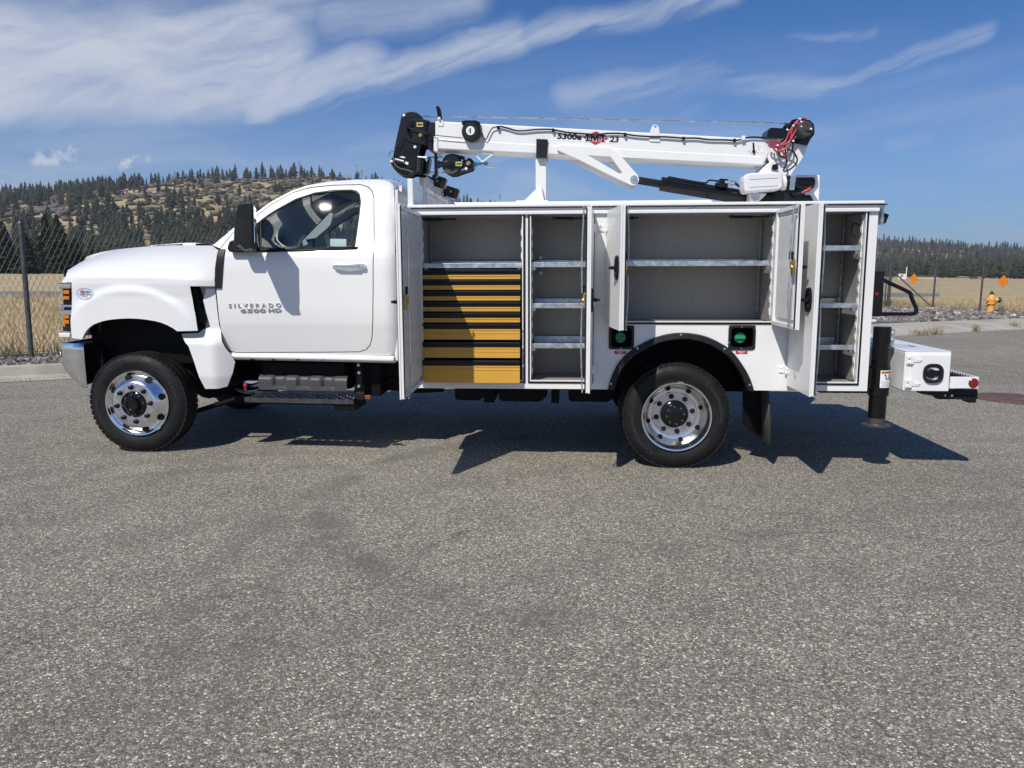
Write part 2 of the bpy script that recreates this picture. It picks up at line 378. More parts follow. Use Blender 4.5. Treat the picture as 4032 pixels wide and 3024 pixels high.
def field_mat():
    m, G, b = nodemat('dry_field'); co = G.n('ShaderNodeTexCoord').outputs['Object']
    a = G.noise(co, .35, 6, .65); f = G.noise(co, 9., 5, .7)
    c = G.mix(G.smooth(a, .3, .7), (.40, .315, .185), (.54, .435, .275)); c = G.mix(1., c, G.ramp(f, [(.25, .66), (.75, 1.25)]), 'MULTIPLY')
    gr = G.smooth(G.noise(co, .12, 4, .6), .60, .70, 0., .7); c = G.mix(gr, c, (.16, .155, .07))
    G.put(b.inputs['Base Color'], c); b.inputs['Roughness'].default_value = .95; b.inputs['Specular IOR Level'].default_value = .1; return m
def gravel_mat():
    m, G, b = nodemat('gravel_bed'); co = G.n('ShaderNodeTexCoord').outputs['Object']
    v = G.vor(co, 26.); c = G.ramp(G.sep(v)[0], [(0, (.09, .082, .075)), (.5, (.20, .18, .16)), (.85, (.34, .305, .28)), (1, (.5, .46, .42))])
    c = G.mix(G.smooth(G.noise(co, .8, 4), .45, .65, 0., .6), c, (.10, .09, .08))
    G.put(b.inputs['Base Color'], c); b.inputs['Roughness'].default_value = .95
    bn = G.n('ShaderNodeBump'); bn.inputs['Strength'].default_value = .8; bn.inputs['Distance'].default_value = .02; G.put(bn.inputs['Height'], G.vor(co, 26., 'F1', 'Distance')); G.put(b.inputs['Normal'], bn.outputs[0]); return m
ASPH = asphalt_mat(); CONC = concrete_mat(); FIELD = field_mat(); GRAV = gravel_mat()
# kerb line: K0 + s*KD along it, t across it (positive away from the lot)
K0 = np.array([-6.49, 9.64]); KD = np.array([20.444, 11.357]); KD = KD/np.linalg.norm(KD); KN = np.array([-KD[1], KD[0]])
def KP(s, t, z): p = K0+KD*s+KN*t; return (float(p[0]), float(p[1]), z)
def quadmesh(name, rows, m, kind='structure', solid=0.): 
    o = MB().grid(rows).build(name, m, None, smooth=False, solid=solid); struct(o, kind); return o
n_ = 48; ring = [(3400*math.cos(2*math.pi*i/n_), 3400*math.sin(2*math.pi*i/n_), -.30) for i in range(n_)]
struct(MB().add(ring, [tuple(range(n_))]).build('ground', FIELD, None, smooth=False))
quadmesh('asphalt_road', [[KP(-60, -70, 0), KP(-60, .012, 0)], [KP(80, -70, 0), KP(80, .012, 0)]], ASPH)
# raised land beyond the kerb (field of dry grass), up to the foot of the hills
quadmesh('field', [[KP(-700, .60, .10), KP(-700, 60, .10), KP(-900, 1500, .1)], [KP(-60, .60, .10), KP(-60, 60, .10), KP(-300, 1800, .1)], [KP(12.6, .60, .10), KP(12.6, 60, .10), KP(300, 1800, .1)], [KP(12.7, 1.66, .10), KP(12.7, 60, .10), KP(310, 1800, .1)], [KP(900, 1.66, .10), KP(900, 60, .10), KP(1900, 1300, .1)]], FIELD)
# kerb and gutter
ST = 13.0
prof = [(0, .006), (.40, .016), (.44, .03), (.47, .145), (.50, .155), (.62, .155), (.63, .05)]
ks = [KP(0, 0, 0)]
for i in range(26):
    s0, s1 = -62+i*3.0, -62+(i+1)*3.0-.008
    if s1 > ST: break
    quadmesh('kerb', [[KP(s, t, z) for t, z in prof] for s in (s0, s1)], CONC)
S1 = s0+3.0 if s1 <= ST else s0
# dropped kerb and apron slabs on the right
prof2 = [(0, .006), (.40, .018), (.55, .05), (1.05, .125), (1.70, .15), (1.71, .05)]
for i in range(14):
    s_0 = S1+i*3.2; quadmesh('pavement', [[KP(s, t, z) for t, z in prof2] for s in (s_0, s_0+3.2-.01)], CONC)
# gravel verge between kerb and fence
FA = np.array([-7.27, 11.56]); FC = np.array([15.9, 32.8]); FD = (FC-FA)/np.linalg.norm(FC-FA)
def fpt(d): return FA+FD*d
def kt(p): q = np.array(p)-K0; return float(q@KD), float(q@KN)
DRV = mat('old_driveway', (.085, .082, .08), .9, var=.25, vscale=6, bump=.3, bscale=120)
vp = [KP(-14, .62, .112)]+[KP(s, .62, .112) for s in (-4, 4, S1)]+[KP(S1, 1.70, .112), KP(36, 1.70, .112), KP(36, 9.0, .112)]
far = [fpt(d) for d in (31.6, 22, 12, 4, -6)]
vp += [(float(p[0]), float(p[1]), .112) for p in [FC+np.array([2.0, -2.6]), *[p+np.array([-.3, .35]) for p in far]]]
struct(MB().add(vp, [tuple(range(len(vp)))]).build('gravel_verge', GRAV, None, smooth=False))
struct(MB().add([KP(16.5, 1.71, .118), KP(21.9, 1.71, .118), KP(20.3, 3.4, .118), KP(17.0, 4.3, .118), KP(15.6, 3.4, .118)], [(0, 1, 2, 3, 4)]).build('driveway', DRV, None, smooth=False))
# service track across the field
TRK = mat('track_gravel', (.20, .195, .185), .95, var=.2, vscale=1.5)
def gy(px, py): p = ground(px, py, .1); return (float(p[0]), float(p[1]), .108)
struct(MB().add([gy(-900, 1170), gy(0, 1171), gy(260, 1171.5), gy(2000, 1172), gy(3480, 1169), gy(3700, 1167), gy(3700, 1156), gy(3480, 1153.5), gy(2000, 1150), gy(260, 1148), gy(0, 1147), gy(-900, 1145)], [tuple(range(12))]).build('field_track', TRK, None, smooth=False))
# hills
def hill_mat():
    m, G, b = nodemat('dry_hillside'); co = G.n('ShaderNodeTexCoord').outputs['Object']
    a = G.noise(co, .018, 6, .6); r = G.noise(co, .055, 6, .65, .4)
    c = G.mix(G.smooth(a, .35, .65), (.34, .265, .16), (.46, .37, .23)); c = G.mix(G.smooth(r, .53, .60, 0., .85), c, (.125, .105, .085))
    c = G.mix(G.smooth(G.noise(co, .03, 4), .55, .65, 0., .6), c, (.10, .095, .055))
    G.put(b.inputs['Base Color'], c); b.inputs['Roughness'].default_value = 1.; b.inputs['Specular IOR Level'].default_value = 0.; return m
RIDGE = [(-2600, 850), (-1200, 800), (0, 798), (300, 772), (480, 750), (650, 727), (760, 720), (900, 713), (1020, 704), (1150, 704), (1290, 706), (1400, 716), (1560, 745), (1700, 790), (1850, 812), (2000, 824), (2300, 850), (2700, 900), (3000, 930), (3300, 952), (3460, 964), (3700, 982), (4032, 1000), (4600, 1012), (6200, 1020)]
_azs = []; _tan = []
for px, py in RIDGE:
    d = ray(px, py); _azs.append(math.atan2(d[0], d[1])); _tan.append(d[2]/math.hypot(d[0], d[1]))
tan_of = spl(_azs, _tan); A_L, A_R = _azs[0], _azs[-1]
R_of = spl([-1.4, -.55, -.15, .1, .4, 1.4], [800, 840, 900, 1150, 1500, 1600])
from mathutils import noise as mnoise
def hill_z(a, r):
    R = R_of(a); H_ = tan_of(a)*R; r0 = R*.40; t = (r-r0)/(R-r0)
    if t <= 0: return -.2
    if t < 1: s = .25*t+.75*(t*t*(3-2*t)); z = H_*s
    else: z = H_*(1-.10*(t-1)-.22*(t-1)**2)
    x, y = r*math.sin(a), r*math.cos(a); n = mnoise.fractal(Vector((x*.012, y*.012, 0)), 1., 2., 5)
    return z+n*4.5*min(1, t*3)*(.35 if abs(t-1) < .06 else 1.)
HILL = hill_mat(); rows = []
for a in np.linspace(A_L, A_R, 260):
    R = R_of(a); rows.append([(r*math.sin(a), r*math.cos(a), hill_z(a, r)) for r in np.concatenate([np.linspace(.38*R, 1.1*R, 46), np.linspace(1.16*R, 1.7*R, 6)])])
struct(MB().grid(rows).build('hills', HILL, None, ang=80))
# ================================================================ the truck
YAW = math.radians(-3.8)
EX = np.array([math.cos(YAW), math.sin(YAW), 0]); EY = np.array([-math.sin(YAW), math.cos(YAW), 0])
ORG = ground(2664, 1846)-EY*.03                       # ground under the rear axle, in the plane of the body side
TRUCK = thing('service_truck', 'white mechanic service truck with roof crane and open tool compartments parked on the asphalt', 'truck', loc=tuple(ORG), rz=YAW)
RK = .0125                                             # the body sits slightly nose-down on its springs
def L(px, py, y=0.):                                   # photo pixel -> truck x,z at depth y
    d = ray(px, py); C = np.array([0, 0, HC]); t = ((ORG-C)@EY+y)/(d@EY); p = C+t*d-ORG
    return float(p@EX), float(p[2])
def LB(px, py, y=0.):
    x, z = L(px, py, y); return x+RK*(z-.6), z-RK*x
def BT(x, y, z): return (x-RK*(z-.6), y, z+RK*x)
def P3(px, py, y): x, z = L(px, py, y); return (x, y, z)
def PB(px, py, y): x, z = LB(px, py, y); return (x, y, z)
def picks(l, y=0., B=False): return [(LB if B else L)(a, b, y) for a, b in l]
def lettering(name, txt, bl, br, hpx, y, m, parent, shear=0., bold=0., B=False, thick=.0, space=1., yf=None):
    vs, fs, _ = textmesh(txt, shear, bold, space); fn = LB if B else L
    x0, z0 = fn(*bl, y); x1, z1 = fn(*br, y); xt, zt = fn(bl[0], bl[1]-hpx, y); h = zt-z0
    b = MB(BT if B else None); b.add([(x0+(x1-x0)*u, (yf(x0+(x1-x0)*u, z0+(z1-z0)*u+h*v) if yf else y), z0+(z1-z0)*u+h*v) for u, v in vs], fs)
    me = b.mesh(name, False)
    bm = bmesh.new(); bm.from_mesh(me); bm.normal_update()
    for f in bm.faces:
        if f.normal.y > 0: f.normal_flip()
    bm.to_mesh(me); bm.free()
    return put(name, me, m, parent, 0, thick)

# ---------------------------------------------------------------- wheels
AX_F = L(541, 1594, .12)[0]; AX_R = L(2664, 1640, .03)[0]; WR = .402
def bend_text(txt, r, a0, a1, h, y, inward=False):
    vs, fs, _ = textmesh(txt, 0, .01); out = []
    for u, v in vs:
        a = a0+(a1-a0)*u; rr = r+(h*v if not inward else -h*v+h); out.append((rr*math.cos(a), y, rr*math.sin(a)))
    return out, fs
def tyre_mesh(bld, o, w, lug=.006):
    prof = [(.262, .012), (.285, .004), (.315, -.006), (.345, -.004), (.372, .010), (.384, .022), (.397, .030), (WR, .040)]
    back = [(r, w-y) for r, y in prof[::-1]]
    mid = []
    for k, gy in enumerate((.075, .115, w-.115, w-.075)):
        mid += [(WR, gy-.006), (WR-.012, gy-.005), (WR-.012, gy+.005), (WR, gy+.006)]
    bld.lathe(prof+mid+back, o, 72)
    for i in range(56):                                # shoulder blocks
        a = 2*math.pi*i/56
        for yy in (.034, w-.034):
            R = Matrix.Rotation(-a, 3, 'Y'); bld.obox((o[0]+(WR-lug)*math.cos(a), o[1]+yy, o[2]+(WR-lug)*math.sin(a)), R, .0075, .016, .0175)
    return bld
def hand_holes(bld, o, r, y, n, rr, ph, tilt):
    pass
def wheel(x, y, front, mirror=1, full=True):
    """y is the depth of the outer sidewall; mirror -1 for the far side"""
    o = (0, 0, 0); root = None
    rim = MB()
    if front:
        prof = [(.255, .03), (.262, .000), (.258, -.006), (.250, -.004), (.243, .014), (.232, .022), (.215, .012), (.185, -.030), (.170, -.040), (.158, -.042), (.105, -.042), (.100, -.036), (.100, .02)]
        hh = (.212, .006, 8, .027); nut = (.137, -.042); hub = [(.098, .0), (.098, -.03), (.088, -.038), (.060, -.045), (.055, -.085), (.048, -.092), (.034, -.092), (.032, -.084), (.0, -.084)]
    else:
        prof = [(.255, .03), (.264, .000), (.260, -.008), (.250, -.006), (.246, .012), (.236, .028), (.226, .060), (.214, .105), (.196, .128), (.172, .132), (.164, .126), (.108, .126), (.104, .132), (.104, .17)]
        hh = (.205, .118, 8, .018); nut = (.138, .126); hub = [(.102, .16), (.102, .10), (.094, .094), (.082, .092), (.080, .07), (.072, .066), (.0, .066)]
    rim.lathe(prof, o, 96)
    w = rim.build('wheel', ALU, TRUCK, ang=30); w.location = (x, y, WR-.004)
    if mirror < 0: w.rotation_euler = (0, 0, math.pi)
    t = tyre_mesh(MB(), o, .225, .0085 if front else .0068).build('tyre', RUBBER, w, ang=30)
    if not full:
        MB().lathe(hub, o, 24).build('hub', UNDER, w); return w
    # dark hand holes: short tubes sunk in the disc
    r, yy, n, rr = hh; b = MB()
    for i in range(n):
        b = MB(); a = 2*math.pi*(i+.35)/n; c = Vector((r*math.cos(a), yy, r*math.sin(a)))
        nn = Vector((-.75*math.cos(a), -.66, -.75*math.sin(a))) if not front else Vector((.55*math.cos(a), -.83, .55*math.sin(a)))
        nn.normalize(); b.cyl(c+nn*.009, c-nn*.03, rr, rr, 22); b.build('hand_hole', UNDER, w, ang=30)
    MB().lathe(hub, o, 40).build('hub', BLACK, w, ang=30)
    d0 = nut[1]; MB().lathe([(.104, d0+.004), (.106, d0-.002), (.160 if front else .166, d0-.002), (.162 if front else .170, d0+.003)], o, 64).build('wheel_disc', ALUB, w, ang=30)
    for i in range(8): a = 2*math.pi*(i+.2)/8; hy = -.034 if front else .074; hr = .078 if front else .066; MB().cyl((hr*math.cos(a), hy, hr*math.sin(a)), (hr*math.cos(a), hy-.018, hr*math.sin(a)), .009, .008, 6).build('hub_bolt', GREYP, w)
    nm = None
    for i in range(8):
        a = 2*math.pi*(i+(.12 if front else .25))/8
        if nm is None:
            q = MB(); q.cyl((0, 0, 0), (0, -.007, 0), .021, .019, 20); q.cyl((0, -.006, 0), (0, -.028, 0), .0165, .015, 6); q.cyl((0, -.026, 0), (0, -.036, 0), .009, .008, 10); nm = q.mesh('lug_nut', True, 30)
        l = put('lug_nut', nm, BLACKM, w); l.location = (nut[0]*math.cos(a), nut[1], nut[0]*math.sin(a))
    for txt, rad, a0, a1, h in (('ContiHSR', .318, math.radians(62), math.radians(8), .03) if front else ('Continental', .318, math.radians(52), math.radians(-6), .03),
                                ('225/70 R 19.5', .352, math.radians(128), math.radians(103), .014), ('Continental', .318, math.radians(238), math.radians(178), .03)):
        vs, fs = bend_text(txt, rad, a0, a1, h, -.0095)
        put('sidewall_lettering', MB().add(vs, fs).mesh('sidewall_lettering', False), RUBT, w, 0, .002)
    q = MB().obox((.262*math.cos(-.85 if front else 1.5), -.004, .262*math.sin(-.85 if front else 1.5)), Matrix.Rotation((.85 if front else -1.5)+math.pi/2, 3, 'Y'), .02, .006, .006)
    q.build('balance_weight', ZINC, w, .002)
    return w
wheel(AX_F, .115, True); wheel(AX_R, .03, False)
wheel(AX_R, .30, False, full=False); wheel(AX_F, 2.285, True, -1, full=False); wheel(AX_R, 2.37, False, -1, full=False); wheel(AX_R, 2.10, False, -1, full=False)

# ---------------------------------------------------------------- chassis
def part(name, m, bevel=0., parent=TRUCK, **k):
    def fin(b): return b.build(name, m, parent, bevel, **k)
    return fin
for y in (.78, 1.54): MB(BT).box(-4.75, 1.95, y, y+.08, .62, .86).build('frame_rail', UNDER, TRUCK)
MB().cyl((AX_F, .3, WR), (AX_F, 2.1, WR), .06).cyl((AX_F, 1.35, WR), (AX_F, 1.7, WR), .17).build('front_axle', UNDER, TRUCK)
MB().cyl((AX_R, .28, WR), (AX_R, 2.1, WR), .075).lathe([(.0, 1.0), (.15, 1.03), (.2, 1.13), (.2, 1.27), (.15, 1.37), (0, 1.4)], (AX_R, 0, WR), 24).build('rear_axle', UNDER, TRUCK)
MB().cyl((AX_R, 1.2, WR+.02), (-3.2, 1.2, .55), .05).build('drive_shaft', UNDER, TRUCK)
MB().box(AX_R-.75, AX_R+.75, .68, .76, .50, .56).build('leaf_spring', UNDER, TRUCK)
MB().box(-4.7, -3.75, .7, 1.7, .45, .95).box(-3.9, -2.4, .9, 1.5, .48, .75).build('engine_block', UNDER, TRUCK)
tk = MB()
for a, b_, z in ((1790, 1905, 1576), (1965, 2145, 1580), (2240, 2415, 1581)):
    (x0, z1), (x1, _) = L(a, 1500, .45), L(b_, 1500, .45); z0 = L(a, z, .45)[1]; r = .05
    tk.prism([(x0, .62), (x0, z0+.02), (x0+.02, z0), (x1-.05, z0), (x1-.015, z0+.015), (x1+.02, z0+.05), (x1+.03, .62)], .45, 1.1)
tk.build('fuel_tank', UNDER, TRUCK, .01)
for a, b_, z in ((1906, 1946, 1585), (2170, 2202, 1588)):
    (x0, z0), (x1, _) = L(a, z, .42), L(b_, z, .42); MB().box(x0, x1, .42, 1.1, z0, .63).build('tank_strap', UNDER, TRUCK, .006)
MB().cyl((-2.55, .75, .55), (-2.2, .75, .55), .11).cyl((-2.2, .8, .50), (-1.9, .8, .52), .09).box(-2.75, -2.0, .55, .7, .60, .72).tube(curve([(-2.5, .5, .6), (-2.4, .48, .52), (-2.25, .5, .58), (-2.1, .5, .54)], 4), .012).build('exhaust', UNDER, TRUCK)
MB().box(-4.72, -3.5, .34, .36, .70, 1.3).box(-3.6, -3.55, .34, 2.0, .55, 1.3).box(-4.72, -4.70, .34, 2.0, .9, 1.3).box(-4.72, -3.5, .34, 2.0, 1.28, 1.3).box(-4.72, -3.5, 2.04, 2.06, .70, 1.3).build('wheel_well', UNDER, TRUCK)
MB().tube([(-4.05, .42, .8), (-3.95, .42, .62), (-3.9, .42, .5)], .03).cyl((-4.12, .5, .75), (-4.12, .5, 1.1), .05).build('shock_absorber', UNDER, TRUCK)
MB().tube([(-4.2, .35, .76), (-4.1, .35, .82), (-3.98, .35, .84)], .008).build('brake_hose', ZINC, TRUCK)
MB().tube([P3(770, 1620, .5), P3(960, 1560, .5)], .02).build('drag_link', UNDER, TRUCK)
# battery and tank cover, step, brackets under the cab
x0, z1 = L(1017, 1475, .3); x1, z0 = L(1366, 1541, .3)
bat = MB(); rows = []
for i in range(57):
    u = i/56; x = x0+(x1-x0)*u; ph = None
    ins = 0.
    for c in (.23, .505, .78):
        d = abs(u-c); ins = max(ins, min(1, max(0, (.075-d)/.022)))
    row = []
    for v in range(9):
        t = v/8; z = z1+(z0-z1)*t; y = .30+.05*(1-min(1, t/.3))**2
        if t < .82: y += .028*ins*min(1, (.85-t)/.1)
        row.append((x, y, z))
    rows.append(row)
bat.grid(rows); bat.build('battery_cover', GREYP, TRUCK, ang=50)
MB().box(x0, x1, .42, .8, z0, z1+.12).box(x0+.02, x1-.02, .33, .45, z1+.004, z1+.10).build('battery_box', UNDER, TRUCK, .01)
sx0 = L(965, 1572, .16)[0]; sx1 = L(1392, 1572, .16)[0]; sz = L(1200, 1570, .16)[1]
st = MB(); st.box(sx0, sx1, .15, .158, sz-.035, sz+.003); st.box(sx0, sx1, .355, .362, sz-.01, sz+.022)
nx, ny = 22, 4
for i in range(nx+1): x = sx0+.004+(sx1-sx0-.008)*i/nx; st.box(x-.004, x+.004, .158, .356, sz-.006, sz)
for j in range(ny+1): y = .160+.192*j/ny; st.box(sx0, sx1, y-.006, y+.006, sz-.007, sz-.001)
st.build('cab_step', STEPM, TRUCK)
b = MB()
for i in range(nx):
    for j in range(ny):
        if (i+j) % 2 == 0: b.cyl((sx0+(sx1-sx0)*(i+.5)/nx, .16+.192*(j+.5)/ny, sz-.004), (sx0+(sx1-sx0)*(i+.5)/nx, .16+.192*(j+.5)/ny, sz+.006), .012, .006, 8)
struct(b.build('step_grip', STEPM, TRUCK), 'stuff')
MB().box(sx0+.03, sx1, .17, .35, sz-.05, sz-.038).box(sx1-.16, sx1+.01, .165, .5, sz-.09, sz-.04).build('step_bracket', UNDER, TRUCK)
xa, za = L(1404, 1440, .3); xb, zb = L(1428, 1580, .3)
MB().box(xa, xb, .3, .33, zb, za+.1).box(xa-.05, xb+.12, .4, .8, .45, .72).build('hanger_bracket', UNDER, TRUCK)
b = MB()
for px, py in ((1413, 1437), (1415, 1467), (1414, 1520)): p = P3(px, py, .3); b.cyl(p, (p[0], p[1]-.015, p[2]), .013, .012, 6)
b.build('hanger_bolts', ZINC, TRUCK)
p = P3(966, 1518, .3); MB().cyl(p, (p[0], .3, p[2]-.045), .016, .005, 10).cyl((p[0], .3, p[2]), (p[0], .3, p[2]+.02), .02, .016, 10).build('dipstick', REDC, TRUCK)
MB().box(*[L(1437, 1560, .2)[0], L(1460, 1560, .2)[0]], .19, .21, L(1440, 1572, .2)[1], L(1440, 1556, .2)[1]).build('side_marker', MARK, TRUCK, .004)
MB().box(*[L(1402, 1560, .2)[0], L(1434, 1560, .2)[0]], .20, .24, L(1440, 1574, .2)[1], L(1440, 1547, .2)[1]).build('marker_bracket', BLACKS, TRUCK, .003)

# ---------------------------------------------------------------- cab
_cy = spl((.70, .78, .80, .84, 1.0, 1.06, 1.2, 1.45, 1.55, 1.60, 1.64, 1.70, 1.85, 2.0, 2.08, 2.13, 2.18),
          (.268, .262, .246, .232, .197, .186, .178, .178, .187, .203, .222, .2395, .2935, .355, .393, .432, .50))
CXB = -2.165
def cab_y(x, z):
    y = _cy(z); w = min(1, max(0, (z-1.62)/.12)); w = w*w*(3-2*w)
    y += w*.085*(x+2.74)**2
    r = .10; t = (x-(CXB-r))/r
    if t > 0: y += r*(1-math.sqrt(max(0, 1-min(1, t)**2)))
    return y
def LS(px, py, fn=cab_y, it=5):
    y = .2
    for _ in range(it+3): x, z = L(px, py, y); y = .4*y+.6*fn(x, z)
    return x, z
roofline = [(838, 966), (876, 934), (916, 900), (955, 872), (994, 848), (1064, 796), (1147, 752), (1202, 732), (1274, 719), (1382, 711), (1473, 710), (1509, 712), (1530, 719), (1545, 732), (1552, 752)]
door_top = [(867, 978), (884, 955), (912, 920), (952, 889), (994, 860), (1064, 806), (1147, 759), (1220, 737), (1310, 728), (1419, 725), (1451, 734), (1468, 754), (1474, 779)]
door_rear = [(1474.5, 880), (1474, 985), (1471, 1112), (1470, 1252), (1467, 1325), (1460, 1357), (1444, 1377), (1415, 1387)]
door_bot = [(1240, 1388.5), (1057, 1389), (930, 1389), (905, 1384), (890, 1370), (876, 1343), (864, 1281), (856, 1216), (849.5, 1148), (848, 1100), (849.5, 1058), (857, 1010)]
backline = [(1554, 800), (1555, 877), (1558, 1030), (1561, 1130), (1564, 1260), (1564, 1340), (1562, 1398)]
DL = [LS(*p) for p in door_top+door_rear+door_bot]
RL = [LS(*p) for p in roofline]
def inset(poly, d):
    n = len(poly); out = []; A = sum(poly[i][0]*poly[(i+1) % n][1]-poly[(i+1) % n][0]*poly[i][1] for i in range(n)); s = 1 if A > 0 else -1
    for i in range(n):
        p0, p1, p2 = np.array(poly[i-1]), np.array(poly[i]), np.array(poly[(i+1) % n])
        def nrm(a, b): q = b-a; q = q/(np.linalg.norm(q)+1e-9); return np.array([-q[1], q[0]])*s
        m_ = nrm(p0, p1)+nrm(p1, p2); m_ = m_/(np.linalg.norm(m_)+1e-9); out.append(tuple(p1+m_*d))
    return out
CZ = list(np.arange(.74, 2.2, .035)); CXs = list(np.arange(-3.6, -2.3, .09))+list(np.arange(-2.275, -2.16, .012))
shell = RL+[LS(*p) for p in backline]+[LS(*p) for p in ((1300, 1398), (1000, 1398), (905, 1396))]
i_front = len(door_top)+len(door_rear)+3            # door outline index near its lower front corner
shell += [DL[i_front]]+[DL[k] for k in range(i_front-1, -1, -1)]
sheet('cab_shell', shell, cab_y, WHITE, TRUCK, cz=CZ, cx=CXs, cn=True)
def mir(o):                                             # the far side of the cab is its mirror image
    c = o.copy(); COL.objects.link(c); me = o.data.copy()
    if 'custom_normal' in me.attributes: me.attributes.remove(me.attributes['custom_normal'])
    for v in me.vertices: v.co.y = 2.4-v.co.y
    me.flip_normals(); c.data = me; c.parent = o.parent; return c
win_top = [(1025, 869), (1058, 845), (1093, 823), (1165, 783), (1238, 759.5), (1310, 750), (1382, 748), (1404, 753), (1416, 766), (1420, 794)]
win = [LS(*p) for p in win_top+[(1415, 841), (1404, 920), (1397, 973), (1300, 976), (1202, 978), (1100, 981), (1024, 983)]]
sail = [LS(*p) for p in ((996, 889), (1025, 869), (1024, 983), (1024, 993), (996, 993))]
dhole = [LS(*p) for p in [(996, 889)]+win_top+[(1415, 841), (1404, 920), (1397, 973), (1300, 976), (1202, 978), (1100, 981), (1024, 983), (1024, 993), (996, 993)]]
door = sheet('cab_door', inset(DL, .0065), cab_y, WHITE, TRUCK, holes=[dhole], cz=CZ, cx=list(np.arange(-3.6, -2.3, .045)), cn=True)
sheet('door_gap', [q for q in inset(DL, -.006)], lambda x, z: cab_y(x, z)+.032, UNDER, TRUCK, holes=[inset(DL, .024)], cz=CZ, cx=CXs, solid=.002)
gl = sheet('side_window', inset(win, -.006), lambda x, z: cab_y(x, z)+.012, GLASS, door, cz=CZ, cx=list(np.arange(-3.5, -2.3, .08)), solid=0)
sheet('window_seal', inset(win, -.004), lambda x, z: cab_y(x, z)-.001, BLACKM, door, holes=[inset(win, .009)], cz=CZ[::2], cx=CXs[::2], solid=.008)
sheet('mirror_sail', sail, lambda x, z: cab_y(x, z)-.002, BLACKM, door, cz=CZ[::2], solid=.008)
sheet('sill_trim', [LS(*p) for p in ((1024, 982), (1202, 977), (1409, 971), (1412, 974), (1404, 981), (1210, 988), (1029, 993))], lambda x, z: cab_y(x, z)-.006, BLACKM, door, cz=CZ[::2], solid=.01)
for o in [x for x in TRUCK.children if x.name.split('.')[0] in ('cab_shell', 'cab_door')]:
    c = mir(o)
    if c.name.startswith('cab_door'):
        for n_ in ('side_window', 'window_seal'):
            for ch in list(o.children):
                if ch.name.startswith(n_): d_ = mir(ch); d_.parent = c
# roof and windscreen
def cross(x, z, crown, fwd):
    ye = cab_y(x, z)+.002; out = []
    for k in range(17):
        s_ = 1-k/8.; a = abs(s_)**2.6; out.append((x-fwd*(1-s_*s_), 1.2-s_*(1.2-ye), z+crown*(1-a)))
    return out
k7 = 7
MB().grid([cross(*p, .035+.03*(i/7), .16*(1-i/9)) for i, p in enumerate(RL[:k7+1])]).build('windscreen', GLASS, TRUCK, ang=60)
MB().grid([cross(x, z, .06 if i < 5 else .06-.012*(i-4), max(0, .02*(1-i/3))) for i, (x, z) in enumerate(RL[k7:])]).build('cab_roof', WHITE, TRUCK, ang=70, solid=.006)
# cab back wall with window
bw = MB(); yb = cab_y(CXB, 1.0)
zt = RL[-1][1]
bw.box(CXB-.03, CXB-.008, yb-.03, 2.4-yb+.03, .76, 1.60).box(CXB-.03, CXB-.008, .345, .50, 1.60, zt).box(CXB-.03, CXB-.008, 1.90, 2.06, 1.60, zt).box(CXB-.03, CXB-.008, .50, 1.90, 1.98, zt+.05)
bw.build('cab_back', WHITE, TRUCK)
MB().box(CXB-.024, CXB-.016, .50, 1.90, 1.60, 1.98).build('rear_window', GLASSD, TRUCK)
MB().box(CXB-.012, CXB+.012, 1.02, 1.38, zt-.045, zt+.015).build('brake_lamp', REDR, TRUCK, .008)
# rocker
pr = [(.252, .80), (.222, .792), (.212, .778), (.212, .765), (.225, .752), (.25, .742), (.5, .738), (.5, .80)]
rows = []
xs = np.linspace(LS(905, 1392)[0], LS(1556, 1405)[0], 12)
for x in xs: rows.append([(x, y, z-.004*(x+2.8)) for y, z in pr])
r_ = MB(); r_.grid(rows); r_.add(rows[0], [tuple(range(len(pr)))]); r_.add(rows[-1], [tuple(range(len(pr)))]); r_.build('rocker_panel', WHITE, TRUCK, .006, ang=30)
b = MB()
for px in (994, 1078, 1175, 1274, 1375, 1471): p = P3(px, 1416, .225); b.obox(p, Matrix.Identity(3), .013, .01, .004)
b.build('rocker_slots', UNDER, TRUCK)
MB().box(-3.5, CXB-.03, .3, 2.1, .76, .79).build('cab_floor', UNDER, TRUCK)
# handle
hx0, hz1 = LS(1309, 1040); hx1, hz0 = LS(1445, 1062)
hb = MB(); hb.prism([(hx0, hz0+.012), (hx0+.01, hz0+.004), (hx0+.05, hz0-.008), ((hx0+hx1)/2, hz0-.022), (hx1-.05, hz0-.010), (hx1-.006, hz0+.004), (hx1, hz0+.014), (hx1-.004, hz1-.004), (hx1-.03, hz1+.004), (hx0+.03, hz1+.002), (hx0+.002, hz1-.006)], .172, .19)
hb.build('handle_cup', CHROME, door, .006)
MB().box(hx0+.03, hx1-.055, .128, .152, hz0+.014, hz1+.003).box(hx0+.012, hx0+.035, .14, .18, hz0+.012, hz1).box(hx1-.055, hx1-.008, .142, .18, hz0+.01, hz1+.002).build('door_handle', CHROME, door, .009, seg=3)
lettering('model_badge', 'SILVERADO', (900, 1212), (1106, 1209), 16, .170, CHROME, door, bold=.02, thick=.006, space=1.7, yf=lambda x, z: cab_y(x, z)-.008)
lettering('model_badge', 'HD', (1056, 1229.6), (1107, 1229), 15, .170, CHROME, door, bold=.035, thick=.006, space=1.1, yf=lambda x, z: cab_y(x, z)-.008)
lettering('model_badge', '6500', (946, 1231), (1045, 1229.8), 15, .170, CHROME, door, bold=.035, thick=.006, space=1.1, yf=lambda x, z: cab_y(x, z)-.008)
# black trim strip between bonnet and door
sheet('cowl_trim', [LS(*p) for p in ((869, 980), (889, 980), (878, 1060), (873, 1136), (848, 1136), (849, 1056), (856, 1010))], lambda x, z: cab_y(x, z)-.012, BLACKM, TRUCK, cz=CZ, solid=.012, bevel=.004)
